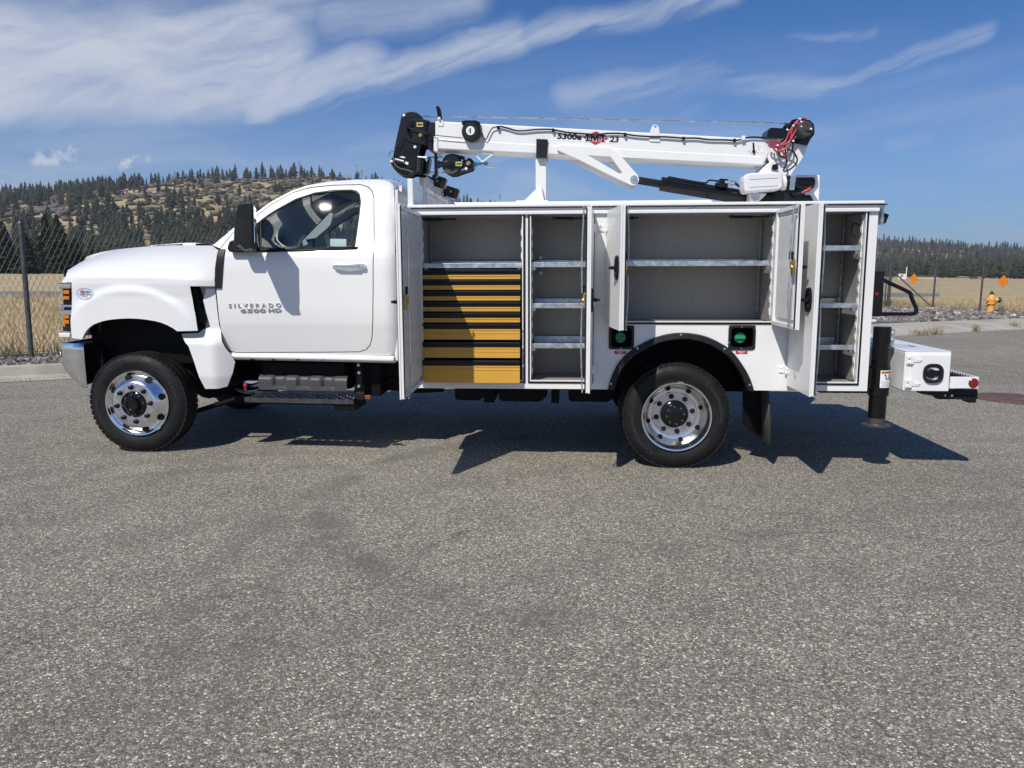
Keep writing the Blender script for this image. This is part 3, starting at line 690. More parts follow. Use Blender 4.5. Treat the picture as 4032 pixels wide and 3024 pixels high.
# door mirror
mh = MB(); mo = picks([(934, 803), (963, 794), (994, 794), (996, 987), (959, 989), (929, 967), (918, 946), (920, 895), (927, 841)], -.22)
mo = [tuple(p) for p in mo]; xf_ = min(p[0] for p in mo)
def mtf(x, y, z): k = 1-.62*max(0, (y+.22)/.28); return (xf_+(x-xf_)*k+.02*(y+.22), y, z)
mh.tf = mtf; mh.prism(mo, -.22, .06); mir_ = mh.build('door_mirror', BLACKM, TRUCK, .018, seg=3)
(xa, za), (xb, zb) = L(994, 800, -.22), L(994, 982, -.22)
MB(mtf).box(xa+.001, xa+.006, -.20, .04, zb+.05, za-.02).build('mirror_glass', CHROME, mir_)
MB().prism(picks([(929, 968), (946, 962), (964, 982), (995, 978), (995, 989), (958, 990)], -.225), -.226, -.19).build('mirror_cap_trim', GREYP, mir_, .006)
MB().prism(picks([(905, 980), (914, 952), (930, 946), (996, 930), (1000, 993), (915, 994)], .19), .13, .215).build('mirror_foot', BLACKM, mir_, .012)
MB().prism(picks([(926, 950), (990, 944), (994, 984), (936, 984)], .08), .02, .17).build('mirror_arm', BLACKM, mir_, .02)
# inside the cab
MB().tube([(-3.02+.055*math.sin(a)*.9, .62+.19*math.cos(a), 1.58+.17*math.sin(a)) for a in np.linspace(0, 2*math.pi, 28)[:-1]], .017, 8, True).cyl((-3.12, .62, 1.50), (-3.02, .62, 1.58), .03).box(-3.05, -3.0, .56, .68, 1.53, 1.63).build('steering_wheel', INTER, TRUCK)
MB().prism([(-3.5, 1.1), (-3.12, 1.1), (-3.10, 1.45), (-3.2, 1.58), (-3.32, 1.64), (-3.55, 1.58)], .30, 2.1).build('dashboard', INTER, TRUCK, .03)
MB().prism([(-2.9, 1.05), (-2.45, 1.0), (-2.35, 1.2), (-2.28, 1.62), (-2.33, 1.72), (-2.40, 1.70), (-2.50, 1.25), (-2.88, 1.22)], .38, .95).prism([(-2.33, 1.70), (-2.26, 1.70), (-2.24, 1.90), (-2.32, 1.90)], .55, .78).build('driver_seat', INTER, TRUCK, .04, seg=3)
MB().prism([(-2.9, 1.05), (-2.45, 1.0), (-2.35, 1.2), (-2.28, 1.62), (-2.33, 1.72), (-2.40, 1.70), (-2.50, 1.25), (-2.88, 1.22)], 1.05, 2.02).build('bench_seat', INTER, TRUCK, .04, seg=3)
MB().prism(picks([(1190, 950), (1300, 838), (1315, 842), (1303, 885), (1290, 900), (1245, 938), (1205, 945), (1215, 962), (1195, 972)], .42), .415, .44).build('belt_guide', INTERL, TRUCK, .006)
x0, z1 = LS(1297, 940); x1, z0 = LS(1359, 970)
MB().box(x0, x1, cab_y(x0, z0)+.035, cab_y(x0, z0)+.038, z0, z1).build('window_paper', PAPER, TRUCK)
MB().box(-3.4, -2.25, 2.03, 2.12, .8, 1.63).build('far_door_trim', INTER, TRUCK)
MB().box(-2.80, -2.22, .50, 1.90, 2.085, 2.10).build('headliner', INTERL, TRUCK)

# ---------------------------------------------------------------- tilting bonnet with wings
AC = L(520, 1420, .1)                                   # centre of the front wheel arch flare
sil = [(260, 1089), (266, 1068), (276, 1043), (300, 1028), (334, 1011), (375, 999), (417, 989), (460, 982), (507, 977), (560, 972), (620, 968.5), (690, 966.5), (770, 966.5), (836, 968)]
_s0 = [L(a, b_, .42) for a, b_ in sil[2:]]
ztop = spl([p[0] for p in _s0], [p[1] for p in _s0]); XF = L(260, 1089, .2)[0]
def hood_y(x, z):
    zt_ = ztop(x); zs = 1.375+.012*math.sin((x+4.9)*2.6)
    t = (z-zs)/max(.03, zt_-zs)
    y = .105
    if t > -.35:
        q = min(1.08, max(0., t)); y += .36*(.30*q+.70*q**2.3)+.012*max(0, t+.35)/1.35
    e = math.hypot((x-AC[0])/.50, (z-AC[1]+.02)/.46)   # the flare round the arch
    k = min(1, max(0, (1.36-e)/.16)); y -= .024*k*k*(3-2*k)
    if z < 1.34: y += .012*min(1, (1.34-z)/.1)
    d = max(0, (-4.60-x)/.26); y += .10*d*d
    if x > -3.80: y += .05*((x+3.80)/.2)**2
    return y
LH = lambda a, b_: LS(a, b_, hood_y, 8)
arch = [(697, 1304), (681, 1292), (658, 1280), (634, 1270), (607, 1263.5), (580, 1259), (545, 1255), (507, 1253.5), (469, 1255), (431, 1259), (402, 1265), (374, 1275), (358, 1284), (345, 1296), (333, 1313), (323, 1335)]
hood_out = sil+[(860, 985), (851, 1030), (847.5, 1075), (847, 1127), (748, 1127), (754, 1160), (765, 1220), (779, 1302)]+arch+[(282, 1331), (282, 1220), (282, 1112), (241, 1112)]
hz = list(np.arange(.9, 1.7, .016)); hxs = list(np.arange(-4.9, -3.6, .02))
hood = sheet('bonnet', [LH(*p) for p in hood_out], hood_y, WHITE, TRUCK, cz=hz, cx=hxs, cn=True)
b = MB(); a = [LH(*p) for p in arch]; b.grid([[(x, hood_y(x, z)+.003, z), (x, hood_y(x, z)+.035, z+.004)] for x, z in a]); b.build('arch_lip', WHITE, hood, ang=60)
rows = []
for p in [LH(*q) for q in sil[1:]]:
    ye = hood_y(*p); rows.append([(p[0]-(.05 if p[0] < -4.7 else .0)*(1-s_*s_), 1.2-s_*(1.2-ye), p[1]+(.005 if p[0] > -4.55 else .016)*(1-abs(s_)**2.2)) for s_ in np.linspace(1, -1, 21)])
MB().grid(rows).build('bonnet_top', WHITE, hood, ang=70, solid=.004)
h2 = mir(hood)
# scoop with badge
sc_ = [L(a, b_, .75) for a, b_ in ((594, 975), (600, 966), (717, 957), (772, 956), (836, 963), (836, 975))]
MB().prism(sc_, .72, 1.68).build('bonnet_scoop', WHITE, TRUCK, .006)
MB().prism([L(a, b_, .715) for a, b_ in ((594, 973.5), (604, 967), (625, 965.5), (622, 973))], .712, .74).prism([L(a, b_, .715) for a, b_ in ((771, 958.5), (820, 959.5), (834, 964.5), (771, 967.5))], .712, .74).build('scoop_vent', UNDER, TRUCK)
MB().prism([L(a, b_, .715) for a, b_ in ((618, 973), (626, 964.5), (717, 960), (714, 969.5))], .711, .72).build('badge_plate', BLACK, TRUCK)
lettering('engine_badge', 'DURAMAX', (626, 972.6), (712, 967.6), 7.6, .708, CHROME, TRUCK, shear=.35, bold=.03, thick=.002, space=1.15)
# cowl panel and lower wing
def wing_y(x, z):
    t = min(1, max(0, (1.0-z)/.13)); t = t*t*(3-2*t); y = .20-.085*t
    c = L(838, 1400, .12)[0]
    if z < .99: y += .10*max(0, (x-c)/.14)**1.3*t
    if z < .62: y += .25*(.62-z)
    return y
LW = lambda a, b_: LS(a, b_, wing_y, 8)
wing = [(812, 1136), (847, 1137), (849, 1160), (855, 1216), (863, 1281), (874, 1343), (889, 1372), (908, 1394), (926, 1424), (916, 1470), (896, 1521), (862, 1530), (808, 1531), (786, 1489), (764, 1424), (742, 1363), (714, 1314), (782, 1311), (800, 1297), (828, 1287), (812, 1230), (800, 1183)]
sheet('lower_wing', [LW(*p) for p in wing], wing_y, WHITE, TRUCK, cz=list(np.arange(.5, 1.4, .03)), cx=list(np.arange(-3.9, -3.35, .03)), cn=True)
MB().prism(picks([(744, 1124), (850, 1124), (850, 1140), (815, 1140), (834, 1296), (775, 1306)], .27), .27, .30).build('vent_recess', WHITE, TRUCK)
MB().prism(picks([(744, 1124), (785, 1126), (800, 1180), (806, 1300), (775, 1306)], .255), .255, .268).build('vent_gap', UNDER, TRUCK)
MB().prism(picks([(765, 1135), (772, 1138), (800, 1230), (812, 1260), (806, 1276), (796, 1272), (785, 1240), (772, 1190), (762, 1150)], .22), .20, .24).build('hood_stay', BLACKM, TRUCK, .006)
# headlamp
hl = MB(); x0, x1 = L(238, 1200, .15)[0], L(280, 1200, .13)[0]
zz = [L(260, p_, .15)[1] for p_ in (1113, 1137, 1186, 1214, 1222, 1238, 1284, 1306)]
hl = MB().box(x0+.01, x1, .165, .5, zz[7], zz[0]); head = hl.build('headlamp', BLACK, TRUCK, .012)
MB().box(x0-.004, x1, .142, .4, zz[1], zz[0]).build('lamp_brow', CHROME, head, .012)
MB().box(x0-.006, x1-.003, .146, .4, zz[3]+.008, zz[2]-.026).box(x0-.008, x1-.003, .144, .4, zz[5]-.004, zz[4]+.004).build('lamp_divider', CHROME, head, .006)
for a, b_ in ((1143, 1158), (1166, 1180), (1240, 1255), (1260, 1276)):
    xx0, zz1 = L(248, a, .15); xx1, zz0 = L(273, b_, .15); MB().box(xx0, xx1, .148, .18, zz0, zz1).build('amber_lamp', AMBER, head, .004)
MB().box(x0+.006, x1, .148, .17, zz[7]+.006, zz[6]-.004).build('lamp_base', BLACKM, head, .004)
(xa, za), (xb, zb) = L(238, 1309, .16), L(280, 1330, .14); MB().box(xa, xb, .13, .5, zb, za).build('valance', WHITE, TRUCK, .01)
b = MB().box(-4.86, -4.82, .4, 2.0, .95, 1.42)
for k in range(5): b.box(-4.90, -4.85, .42, 1.98, 1.0+.085*k, 1.03+.085*k)
b.build('grille', BLACK, TRUCK, .006)
MB().prism(picks([(259, 1088), (265, 1058), (274, 1044), (268, 1060), (263, 1088)], .45), .42, 1.95).build('bonnet_edge_trim', BLACKM, TRUCK)
# bumper
rows = []; tz = L(260, 1352, .12)[1]; bz = L(330, 1527, .12)[1]; nz = 10
xe = L(331, 1400, .12)[0]; xn = L(235, 1380, .2)[0]
for i in range(nz+1):
    v = i/nz; z = tz+(bz-tz)*v; ins = .16*max(0, v-.35)**2/.42; bul = .018*math.sin(math.pi*min(1, v/.25)) if v < .25 else .018*math.cos((v-.25)*1.2)
    pl = [(xe, .125), (xe-.09, .121), (xe-.155, .127), (xe-.20, .15), (xe-.235, .21), (xe-.25, .32), (xe-.26, .6), (xe-.27, 1.2), (xe-.26, 1.8), (xe-.25, 2.08), (xe-.235, 2.19), (xe-.20, 2.25), (xe-.155, 2.273), (xe-.09, 2.279), (xe, 2.275)]
    row = []
    for k, (x, y) in enumerate(pl):
        wgt = 0 if k in (0, 14) else (.4 if k in (1, 13) else (.75 if k in (2, 12) else 1)); row.append((x+ins*wgt-bul*wgt*.6+.006*v*(1-wgt), y-bul*.4*(1 if y < 1.2 else -1), z))
    rows.append(row)
top = [(x+(.05 if 3 < k < 11 else .02), y+(.03 if k < 4 else -.03 if k > 10 else 0), z+.0) for k, (x, y, z) in enumerate(rows[0])]
MB().grid([top]+rows).build('front_bumper', CHROME, TRUCK, ang=50, solid=.006)
MB().box(xe-.14, xe+.02, .19, 2.2, tz-.06, tz-.005).box(xe-.10, xe+.08, .24, 2.15, bz+.02, tz-.05).build('bumper_filler', UNDER, TRUCK)
b = MB().prism(picks([(238, 1386), (243, 1386), (258, 1448), (253, 1448)], .2), .19, .24); b.build('plate_sticker', DECW, TRUCK)
# round sticker on the wing
(xc, zc) = LH(334, 1157.5); rx = LH(368, 1157)[0]-xc; rz_ = zc-LH(334, 1182)[1]
def ell(s_): return [(xc+rx*s_*math.cos(t), zc+rz_*s_*math.sin(t)) for t in np.linspace(0, 2*math.pi, 40)[:-1]]
HY = lambda d: (lambda x, z: hood_y(x, z)-d)
stc = sheet('idle_sticker', ell(1.), HY(.0015), DECB, TRUCK, cx=list(np.arange(xc-.1, xc+.1, .02)), cz=list(np.arange(zc-.1, zc+.1, .02)), solid=0)
sheet('sticker_ring', ell(.93), HY(.0022), DECG, stc, holes=[ell(.90)], cx=list(np.arange(xc-.1, xc+.1, .02)), solid=0)
sheet('sticker_field', ell(.84), HY(.003), mat('decal_pale', (.60, .66, .80), .4), stc, holes=[], cx=list(np.arange(xc-.1, xc+.1, .02)), cz=list(np.arange(zc-.1, zc+.1, .02)), solid=0)
sheet('sticker_map', [(xc+rx*a, zc+rz_*b_) for a, b_ in ((-.45, .72), (-.05, .82), (.0, .2), (.45, -.45), (.4, -.75), (.12, -.7), (-.1, -.1), (-.5, .3))], HY(.0038), DECO, stc, cx=[xc-.02, xc, xc+.02], solid=0)
lettering('sticker_words', 'CERTIFIED', (313, 1153.5), (354, 1153.5), 6.5, .1, NAVY, stc, bold=.02, yf=HY(.0048)); lettering('sticker_words', 'CLEAN IDLE', (309, 1163), (357, 1163), 7, .1, NAVY, stc, bold=.02, yf=HY(.0048)); lettering('sticker_words', 'NOx', (321, 1170), (334, 1170), 5, .1, NAVY, stc, yf=HY(.0048))
# ================================================================ service body (body coordinates, tf=BT)
BX0, BX1, BZ0, BZT = -1.965, 1.343, .607, 1.911
COMP = [(-1.923, -1.163, .667, 1.880), (-1.113, -.66, .667, 1.880), (-.453, .643, 1.108, 1.882), (.790, 1.262, .667, 1.886)]
FILL = [(-.532, -.349, .909, 1.083), (.335, .527, .908, 1.084)]
DEP = .52
flare_o = picks([(2394, 1528), (2410, 1478), (2439, 1424), (2477, 1386), (2519, 1358), (2570, 1333), (2625, 1317), (2682, 1311), (2739, 1316), (2789, 1329), (2844, 1356), (2891, 1394), (2933, 1453), (2954, 1495), (2967, 1535)], 0, True)
flare_o = [tuple(p) for p in curve(flare_o, 3)]; flare_o[0] = (flare_o[0][0], BZ0); flare_o[-1] = (flare_o[-1][0], BZ0)
fc = ((flare_o[0][0]+flare_o[-1][0])/2, BZ0)
flare_i = [(fc[0]+(x-fc[0])*.905, BZ0+(z-BZ0)*.885) for x, z in flare_o]
face = [(BX0, BZ0)]+flare_o+[(BX1, BZ0), (BX1, BZT), (BX0, BZT)]
def rect(a, b_, c, d): return [(a, c), (b_, c), (b_, d), (a, d)]
holes = [rect(*c) for c in COMP]+[rrect(*c, .028) for c in FILL]
sheet('body_side', face, lambda x, z: 0., WHITE2, TRUCK, holes=holes, solid=.025, tf=BT, bevel=.004)
fb = MB(BT)
for x0, x1, z0, z1 in ((BX0, BX0+.03, BZ0, 1.94), (BX1-.03, BX1, BZ0, 1.94)): fb.box(x0, x1, .026, DEP, z0, z1)
fb.box(BX0, -.53, .026, DEP, BZ0+.002, BZ0+.03).box(.53, BX1, .026, DEP, BZ0+.002, BZ0+.03).box(BX0, BX1, DEP-.01, DEP, 1.035, 1.94)
fb.build('side_pack_frame', WHITE2, TRUCK)
MB(BT).box(BX0-.005, BX1+.045, .012, DEP, 1.911, 1.936).build('top_recess', WHITE2, TRUCK, .003)
MB(BT).box(BX0-.02, BX1+.055, -.012, .02, 1.933, 1.939).build('top_gap_strip', BLACKM, TRUCK)  # black strip drawn along the gap under the top cap
MB(BT).box(BX0-.045, BX1+.03, -.018, DEP+.01, 1.940, 1.962).build('top_cap', WHITE2, TRUCK, .006)
MB(BT).prism([(BX0+.02, 1.885), (BX1-.0, 1.885), (BX1, 1.912), (BX0+.02, 1.912)], -.024, -.002).build('drip_rail', WHITE2, TRUCK, .007, seg=3)
# raised lid on top
(xl, zl), (xr, _) = LB(1786, 800, .1), LB(2795, 797, .1); xr2 = LB(2812, 805, .1)[0]
MB(BT).prism([(xl+.03, 1.962), (xl, 1.985), (xr, 1.987), (xr2, 1.962)], .08, DEP-.02).build('top_lid', WHITE2, TRUCK, .004)
# far side pack, bed, bulkhead, tailgate
MB(BT).box(BX0, BX1, 2.4-DEP, 2.4, BZ0+.35, 1.955).box(BX0, -.55, 2.4-DEP, 2.4, BZ0, BZ0+.36).box(.55, BX1, 2.4-DEP, 2.4, BZ0, BZ0+.36).build('far_side_pack', WHITE2, TRUCK, .006)
MB(BT).box(BX0, BX1, DEP, 2.4-DEP, 1.0, 1.06).box(BX0, BX0+.03, DEP, 2.4-DEP, 1.06, 1.95).box(BX1-.06, BX1-.02, DEP, 2.4-DEP, 1.06, 1.55).build('bed', WHITE2, TRUCK)
# wheel house
MB(BT).grid([[(x, .03, z), (x, DEP, z)] for x, z in [(fc[0]+(a-fc[0])*.97, BZ0+(b_-BZ0)*.985) for a, b_ in flare_o]]).box(-.56, .56, DEP, DEP+.01, .55, 1.03).build('wheel_house', UNDER, TRUCK, ang=60)
# black wheel flare with screws
fl = MB(BT); n = len(flare_o)
fl.grid([[flare_o[i][:1]+(-.004,)+flare_o[i][1:], (flare_o[i][0], -.022, flare_o[i][1]-.003), (.25*flare_o[i][0]+.75*flare_i[i][0], -.030, .25*flare_o[i][1]+.75*flare_i[i][1]), (flare_i[i][0], -.018, flare_i[i][1]), (flare_i[i][0], .05, flare_i[i][1])] for i in range(n)])
flo = fl.build('wheel_flare', BLACKM, TRUCK, ang=50)
b = MB(BT)
for px, py in ((2406, 1511), (2511, 1372), (2682, 1319), (2853, 1374), (2952, 1516)): p = PB(px, py, -.03); b.cyl((p[0], -.02, p[2]), (p[0], -.036, p[2]), .0095, .007, 10)
b.build('flare_screws', ZINC, flo)
# fuel fillers
for (x0, x1, z0, z1), lab in zip(FILL, ((2420, 2465), (2897, 2943))):
    fr = sheet('fuel_filler', rrect(x0, x1, z0, z1, .03), lambda x, z: -.012, BLACKM, TRUCK, holes=[rrect(x0+.018, x1-.018, z0+.018, z1-.018, .022)], tf=BT, solid=.014, bevel=.004)
    q = MB(BT).box(x0+.004, x1-.004, .10, .11, z0+.004, z1-.004).box(x0, x0+.01, .0, .1, z0, z1).box(x1-.01, x1, .0, .1, z0, z1).box(x0, x1, .0, .1, z0, z0+.01).box(x0, x1, .0, .1, z1-.01, z1); q.build('filler_cup', UNDER, fr)
    xc_, zc_ = (x0+x1)/2-.004, (z0+z1)/2-.005
    q = MB(BT); q.lathe([(0, .035), (.036, .035), (.040, .040), (.041, .062), (.041, .10)], (xc_, 0, zc_), 28); q.box(xc_-.036, xc_+.036, .018, .04, zc_-.007, zc_+.007); q.build('fuel_cap', GREENC, fr, .002)
    q = MB(BT)
    for dx_, dz_ in ((0, 1), (0, -1), (-1, -.45)): q.cyl((xc_+dx_*.089, -.012, (z0+z1)/2+dz_*.079), (xc_+dx_*.089, -.018, (z0+z1)/2+dz_*.079), .005, .004, 8)
    q.build('filler_screws', ZINC, fr)
    (xa, za), (xb, zb) = LB(lab[0], 1381, -.001), LB(lab[1], 1394, -.001); d_ = MB(BT).box(xa, xb, -.002, 0, zb, za).build('fuel_label', RED, TRUCK)
    lettering('label_words', 'DIESEL FUEL', (lab[0]+8, 1387), (lab[1]-8, 1387), 4.4, -.0035, DECW, d_, bold=.02, B=True); lettering('label_words', 'ONLY', (lab[0]+15, 1392.5), (lab[1]-15, 1392.5), 4.4, -.0035, DECW, d_, bold=.02, B=True)
p = PB(2731, 825, .01); MB(BT).cyl((p[0], .012, p[2]), (p[0], -.002, p[2]), .0125, .011, 16).build('roof_lock', ZINC, TRUCK)
# compartments: liner, gasket, lip, shelf tracks
for i, (x0, x1, z0, z1) in enumerate(COMP):
    xl_, xr_ = (x0, x1); d = DEP-.02
    q = MB(BT); t = .004
    q.box(x0-.01, x1+.01, d-t, d, z0-.01, z1+.01).box(x0-.012, x0-.008, .026, d, z0, z1).box(x1+.008, x1+.012, .026, d, z0, z1).box(x0, x1, .026, d, z1+.006, z1+.010).box(x0-.01, x1+.01, .026, d, z0-.010, z0-.006)
    ln = q.build('compartment_liner', LINER, TRUCK, smooth=False)
    q = MB(BT); w = .015
    q.box(x0-w, x1+w, -.007, -.0005, z1, z1+w).box(x0-w, x1+w, -.007, -.0005, z0-w, z0).box(x0-w, x0, -.007, -.0005, z0, z1).box(x1, x1+w, -.007, -.0005, z0, z1); q.build('door_gasket', BLACKM, ln)
    q = MB(BT); w = .007
    q.box(x0, x1, -.016, .02, z0, z0+w).box(x0, x0+w, -.010, .02, z0+w, z1).box(x1-w, x1, -.010, .02, z0+w, z1); q.build('opening_lip', WHITE2, ln)
    for xs_, s_ in ((x0+.008, 1), (x1-.008, -1)):
        for y_, m_, wd in ((.028, WHITE2, .010), (.40, LINER, .012)):  # front tracks white: sunlight on the slotted liner edges put into the colour
            pts = [(xs_, z0+.02)]; z = z0+.05
            while z < z1-.08: pts += [(xs_+s_*wd*.45, z), (xs_+s_*wd, z+.008), (xs_+s_*wd, z+.044), (xs_+s_*wd*.45, z+.052)]; z += .085
            pts += [(xs_+s_*wd*.45, z1-.02), (xs_, z1-.02)]; MB(BT).prism(pts, y_, y_+.03).build('shelf_track', m_, ln)
def shelf(x0, x1, z, y0=.03, dep=.42, lip=.036):
    q = MB(BT); q.box(x0, x1, y0, y0+.004, z-lip, z).box(x0, x1, y0+.004, y0+dep, z-lip*.9, z-lip*.9+.004).box(x0, x1, y0+dep, y0+dep+.004, z-lip, z+.02)
    o = q.build('shelf', ZINC, TRUCK, .002)
    MB(BT).box(x0+.004, x0+.03, y0+.02, y0+.05, z-lip-.022, z-lip).box(x1-.03, x1-.004, y0+.02, y0+.05, z-lip-.022, z-lip).build('shelf_bracket', ZINC, o)
shelf(-1.905, -1.175, 1.54, .01)
for z in (1.545, 1.244, .946): shelf(-1.105, -.675, z)
shelf(-.437, .628, 1.549)
for z in (1.654, 1.246, .942): shelf(.805, 1.245, z)
b = MB(BT)
for px, py in ((2126, 1014), (2126, 1075)): p = PB(px, py, .3); b.cyl((p[0], DEP-.022, p[2]), (p[0], DEP-.05, p[2]), .016, .014, 6)
b.build('crane_bolts', ZINC, TRUCK)
for x0, x1 in ((-1.90, -1.66), (-.93, -.69), (-.40, -.33), (.34, .60), (.83, .95)):
    b = MB(BT); b.cyl((x0, .05, 1.862), (x0+(x1-x0)*.55, .05, 1.860), .011, .011, 10); b.cyl((x0+(x1-x0)*.5, .05, 1.860), (x1, .05, 1.862), .006, .006, 8); b.cyl((x0-.01, .05, 1.852), (x0-.01, .05, 1.875), .012, .012, 8); b.build('gas_strut', BLACK, TRUCK)
p = PB(3385, 890, .2); MB(BT).tube(curve([(1.235, .06, p[2]), (1.20, .07, p[2]+.01), (1.19, .07, p[2]-.05), (1.22, .06, p[2]-.09)], 5), .006).build('loom', BLACKM, TRUCK)
# drawers
cab_ = MB(BT).box(-1.915, -1.17, .20, .45, .675, 1.505).box(-1.915, -1.900, .02, .2, .675, 1.505).box(-1.185, -1.17, .02, .2, .675, 1.505).build('drawer_cabinet', BLACKM, TRUCK)
DR = [(1.494, 1.454, 1.422), (None, 1.377, 1.345), (None, 1.298, 1.266), (None, 1.219, 1.187), (None, 1.139, 1.106), (None, 1.058, .980), (None, .923, .846), (None, .788, .660)]
for i, (_, zt_, zb_) in enumerate(DR):
    yf_ = .004-.0105*i; x0, x1 = -1.910, -1.185
    q = MB(BT).box(x0, x1, yf_, yf_+.012, zb_, zt_).box(x0, x1, yf_-.003, yf_+.012, zt_-.010, zt_)
    if zt_-zb_ > .05: q.box(x0, x1, yf_-.003, yf_, zt_-.033, zt_-.028)
    q.build('drawer', YELLOW, cab_, .002)
    q = MB(BT).box(x0, x1, yf_+.004, yf_+.03, zt_+.001, zt_+.022).prism([(x0, zt_+.022), (x1, zt_+.022), (x1, zt_+.040), (x0, zt_+.040)], yf_-.008, yf_+.03); q.build('drawer_handle', HANDLE, cab_, .003)
    MB(BT).box(x0+.012, x1-.02, yf_+.012, .19, zb_+.002, zb_+.006).box(x0+.012, x0+.016, yf_+.012, .19, zb_, zt_).box(x1-.024, x1-.02, yf_+.012, .19, zb_, zt_).build('drawer_tray', BLACKS, cab_)
# doors
def body_door(hx, w, z0, z1, dr, deg, hinge_z, latch_z):
    th = math.radians(deg)
    if dr > 0: u = (math.cos(th), -math.sin(th)); v = (-math.sin(th), -math.cos(th))
    else: u = (-math.cos(th), -math.sin(th)); v = (math.sin(th), -math.cos(th))
    def tf(a, n_, z):                                  # a along the door, n_ outward, z up
        return BT(hx+a*u[0]+n_*v[0], -.022+a*u[1]+n_*v[1], z)
    o = MB(tf).box(0, w, -.012, 0, z0, z1).build('compartment_door', WHITE2, TRUCK, .003)
    q = MB(tf); f = .03
    q.box(.004, w-.004, -.034, -.012, z0+.003, z0+f).box(.004, w-.004, -.034, -.012, z1-f, z1-.003).box(.004, f, -.034, -.012, z0+f, z1-f).box(w-f, w-.004, -.034, -.012, z0+f, z1-f); q.build('door_return', WHITE2, o, .003)
    MB(tf).box(f+.02, w-f-.06, -.024, -.0125, z0+f+.03, z1-f-.03).build('inner_panel', WHITE2, o, .006)
    MB(tf).box(w-.0035, w+.0015, -.038, -.030, z0+.01, z1-.01).build('door_seal', BLACKM, o)
    a = w-.058; zm = latch_z
    q = MB(tf); 
    for e, zz_ in ((1, z1-.012), (-1, z0+.012)):
        q.tube(curve([(a, -.062, zm+e*.05), (a, -.066, (zm+zz_)/2), (a, -.056, zz_-e*.03), (a+.004, -.054, zz_), (a+.03, -.054, zz_+e*.006)], 4), .0052, 8)
    q.build('lock_rod', ZINC, o)
    q = MB(tf).box(a-.02, a+.02, -.05, -.034, zm-.05, zm+.05).cyl((a, -.06, zm), (a, -.034, zm), .014, .014, 8).box(a-.03, a-.01, -.058, -.046, zm+.01, zm+.04); q.build('latch', BRASS, o, .002)
    MB(tf).box(a-.025, a-.005, -.066, -.04, zm+.05, zm+.10).build('latch_block', BLACKM, o)
    ah = w-.105
    def oval(s_, t_):
        return [(ah+s_*.066*math.cos(k)*(abs(math.cos(k))**-.25 if abs(math.cos(k)) > .05 else 1), zm+t_*.085*math.sin(k)) for k in np.linspace(0, 2*math.pi, 33)[:-1]]
    q = MB(tf); pts = oval(1, 1); pin = oval(.7, .78); m_ = len(pts)
    q.add([(x, .001, z) for x, z in pts]+[(x, .012, z) for x, z in oval(.9, .95)]+[(x, .008, z) for x, z in pin]+[(x, .001, z) for x, z in oval(.6, .7)]+[(ah, .0015, zm)],
          [(r*m_+k, r*m_+(k+1) % m_, (r+1)*m_+(k+1) % m_, (r+1)*m_+k) for r in range(3) for k in range(m_)]+[(3*m_+k, 3*m_+(k+1) % m_, 4*m_) for k in range(m_)])
    hd = q.build('latch_handle', BLACK, o, ang=40)
    MB(tf).box(ah-.012, ah+.012, .004, .045, zm-.012, zm+.012).obox((ah, .05, zm), Matrix.Identity(3), .03, .007, .008).cyl((ah, .0, zm-.045), (ah, .014, zm-.045), .016, .016, 14).build('latch_grip', BLACKM, o, .003)
    for hz_ in hinge_z:
        q = MB(tf).cyl((.0, .006, hz_-.032), (.0, .006, hz_+.032), .008, .008, 10).box(.002, .055, 0, .005, hz_-.026, hz_+.026)
        q.cyl((.035, .004, hz_+.014), (.035, .009, hz_+.014), .007, .006, 10).cyl((.035, .004, hz_-.014), (.035, .009, hz_-.014), .007, .006, 10); q.build('hinge', WHITE2, o, .002)
        q = MB(BT); s_ = -dr; x_ = hx; q.box(x_+s_*.01, x_+s_*.055, -.006, -.0, hz_-.026, hz_+.026); q.cyl((x_+s_*.036, -.011, hz_+.014), (x_+s_*.036, -.003, hz_+.014), .006, .007, 10).cyl((x_+s_*.036, -.011, hz_-.014), (x_+s_*.036, -.003, hz_-.014), .006, .007, 10); q.build('hinge_leaf', WHITE2, o, .002)
body_door(-1.938, .80, .655, 1.902, 1, 89, (.76, 1.28, 1.78), 1.285)
body_door(-.650, .49, .655, 1.902, -1, 86, (.76, 1.25, 1.785), 1.285)
body_door(-.560, .55, 1.086, 1.905, 1, 83.5, (1.20, 1.785), 1.50)
body_door(.662, .55, 1.092, 1.905, -1, 90.5, (1.20, 1.785), 1.50)
body_door(.757, .53, .650, 1.905, 1, 90, (.763, 1.28, 1.785), 1.285)

# ---------------------------------------------------------------- headboard, mesh guard, work lamps
MB(BT).box(-2.008, -1.968, .0, .045, 1.94, 2.150).box(-2.000, -1.976, .045, .50, 1.94, 2.145).box(-2.004, -1.972, .08, .44, 2.08, 2.10).box(-2.004, -1.972, .08, .44, 1.98, 2.0).build('side_board', WHITE2, TRUCK, .005)
MB(BT).box(-2.008, -1.968, .47, .51, 1.94, 2.238).box(-2.008, -1.968, 1.89, 1.93, 1.94, 2.238).box(-2.006, -1.970, .51, 1.89, 2.20, 2.236).box(-2.006, -1.970, .51, 1.89, 1.97, 2.0).build('cab_guard', WHITE2, TRUCK, .004)
MB(BT).box(-2.008, -1.968, 2.35, 2.40, 1.94, 2.15).box(-2.0, -1.976, 1.93, 2.35, 1.94, 2.145).build('side_board', WHITE2, TRUCK, .005)
q = MB(BT); z = 2.0; r = 0                            # expanded-metal mesh
NY, NZ = 34, 7; sy = (1.89-.51)/NY; sz_ = .20/NZ
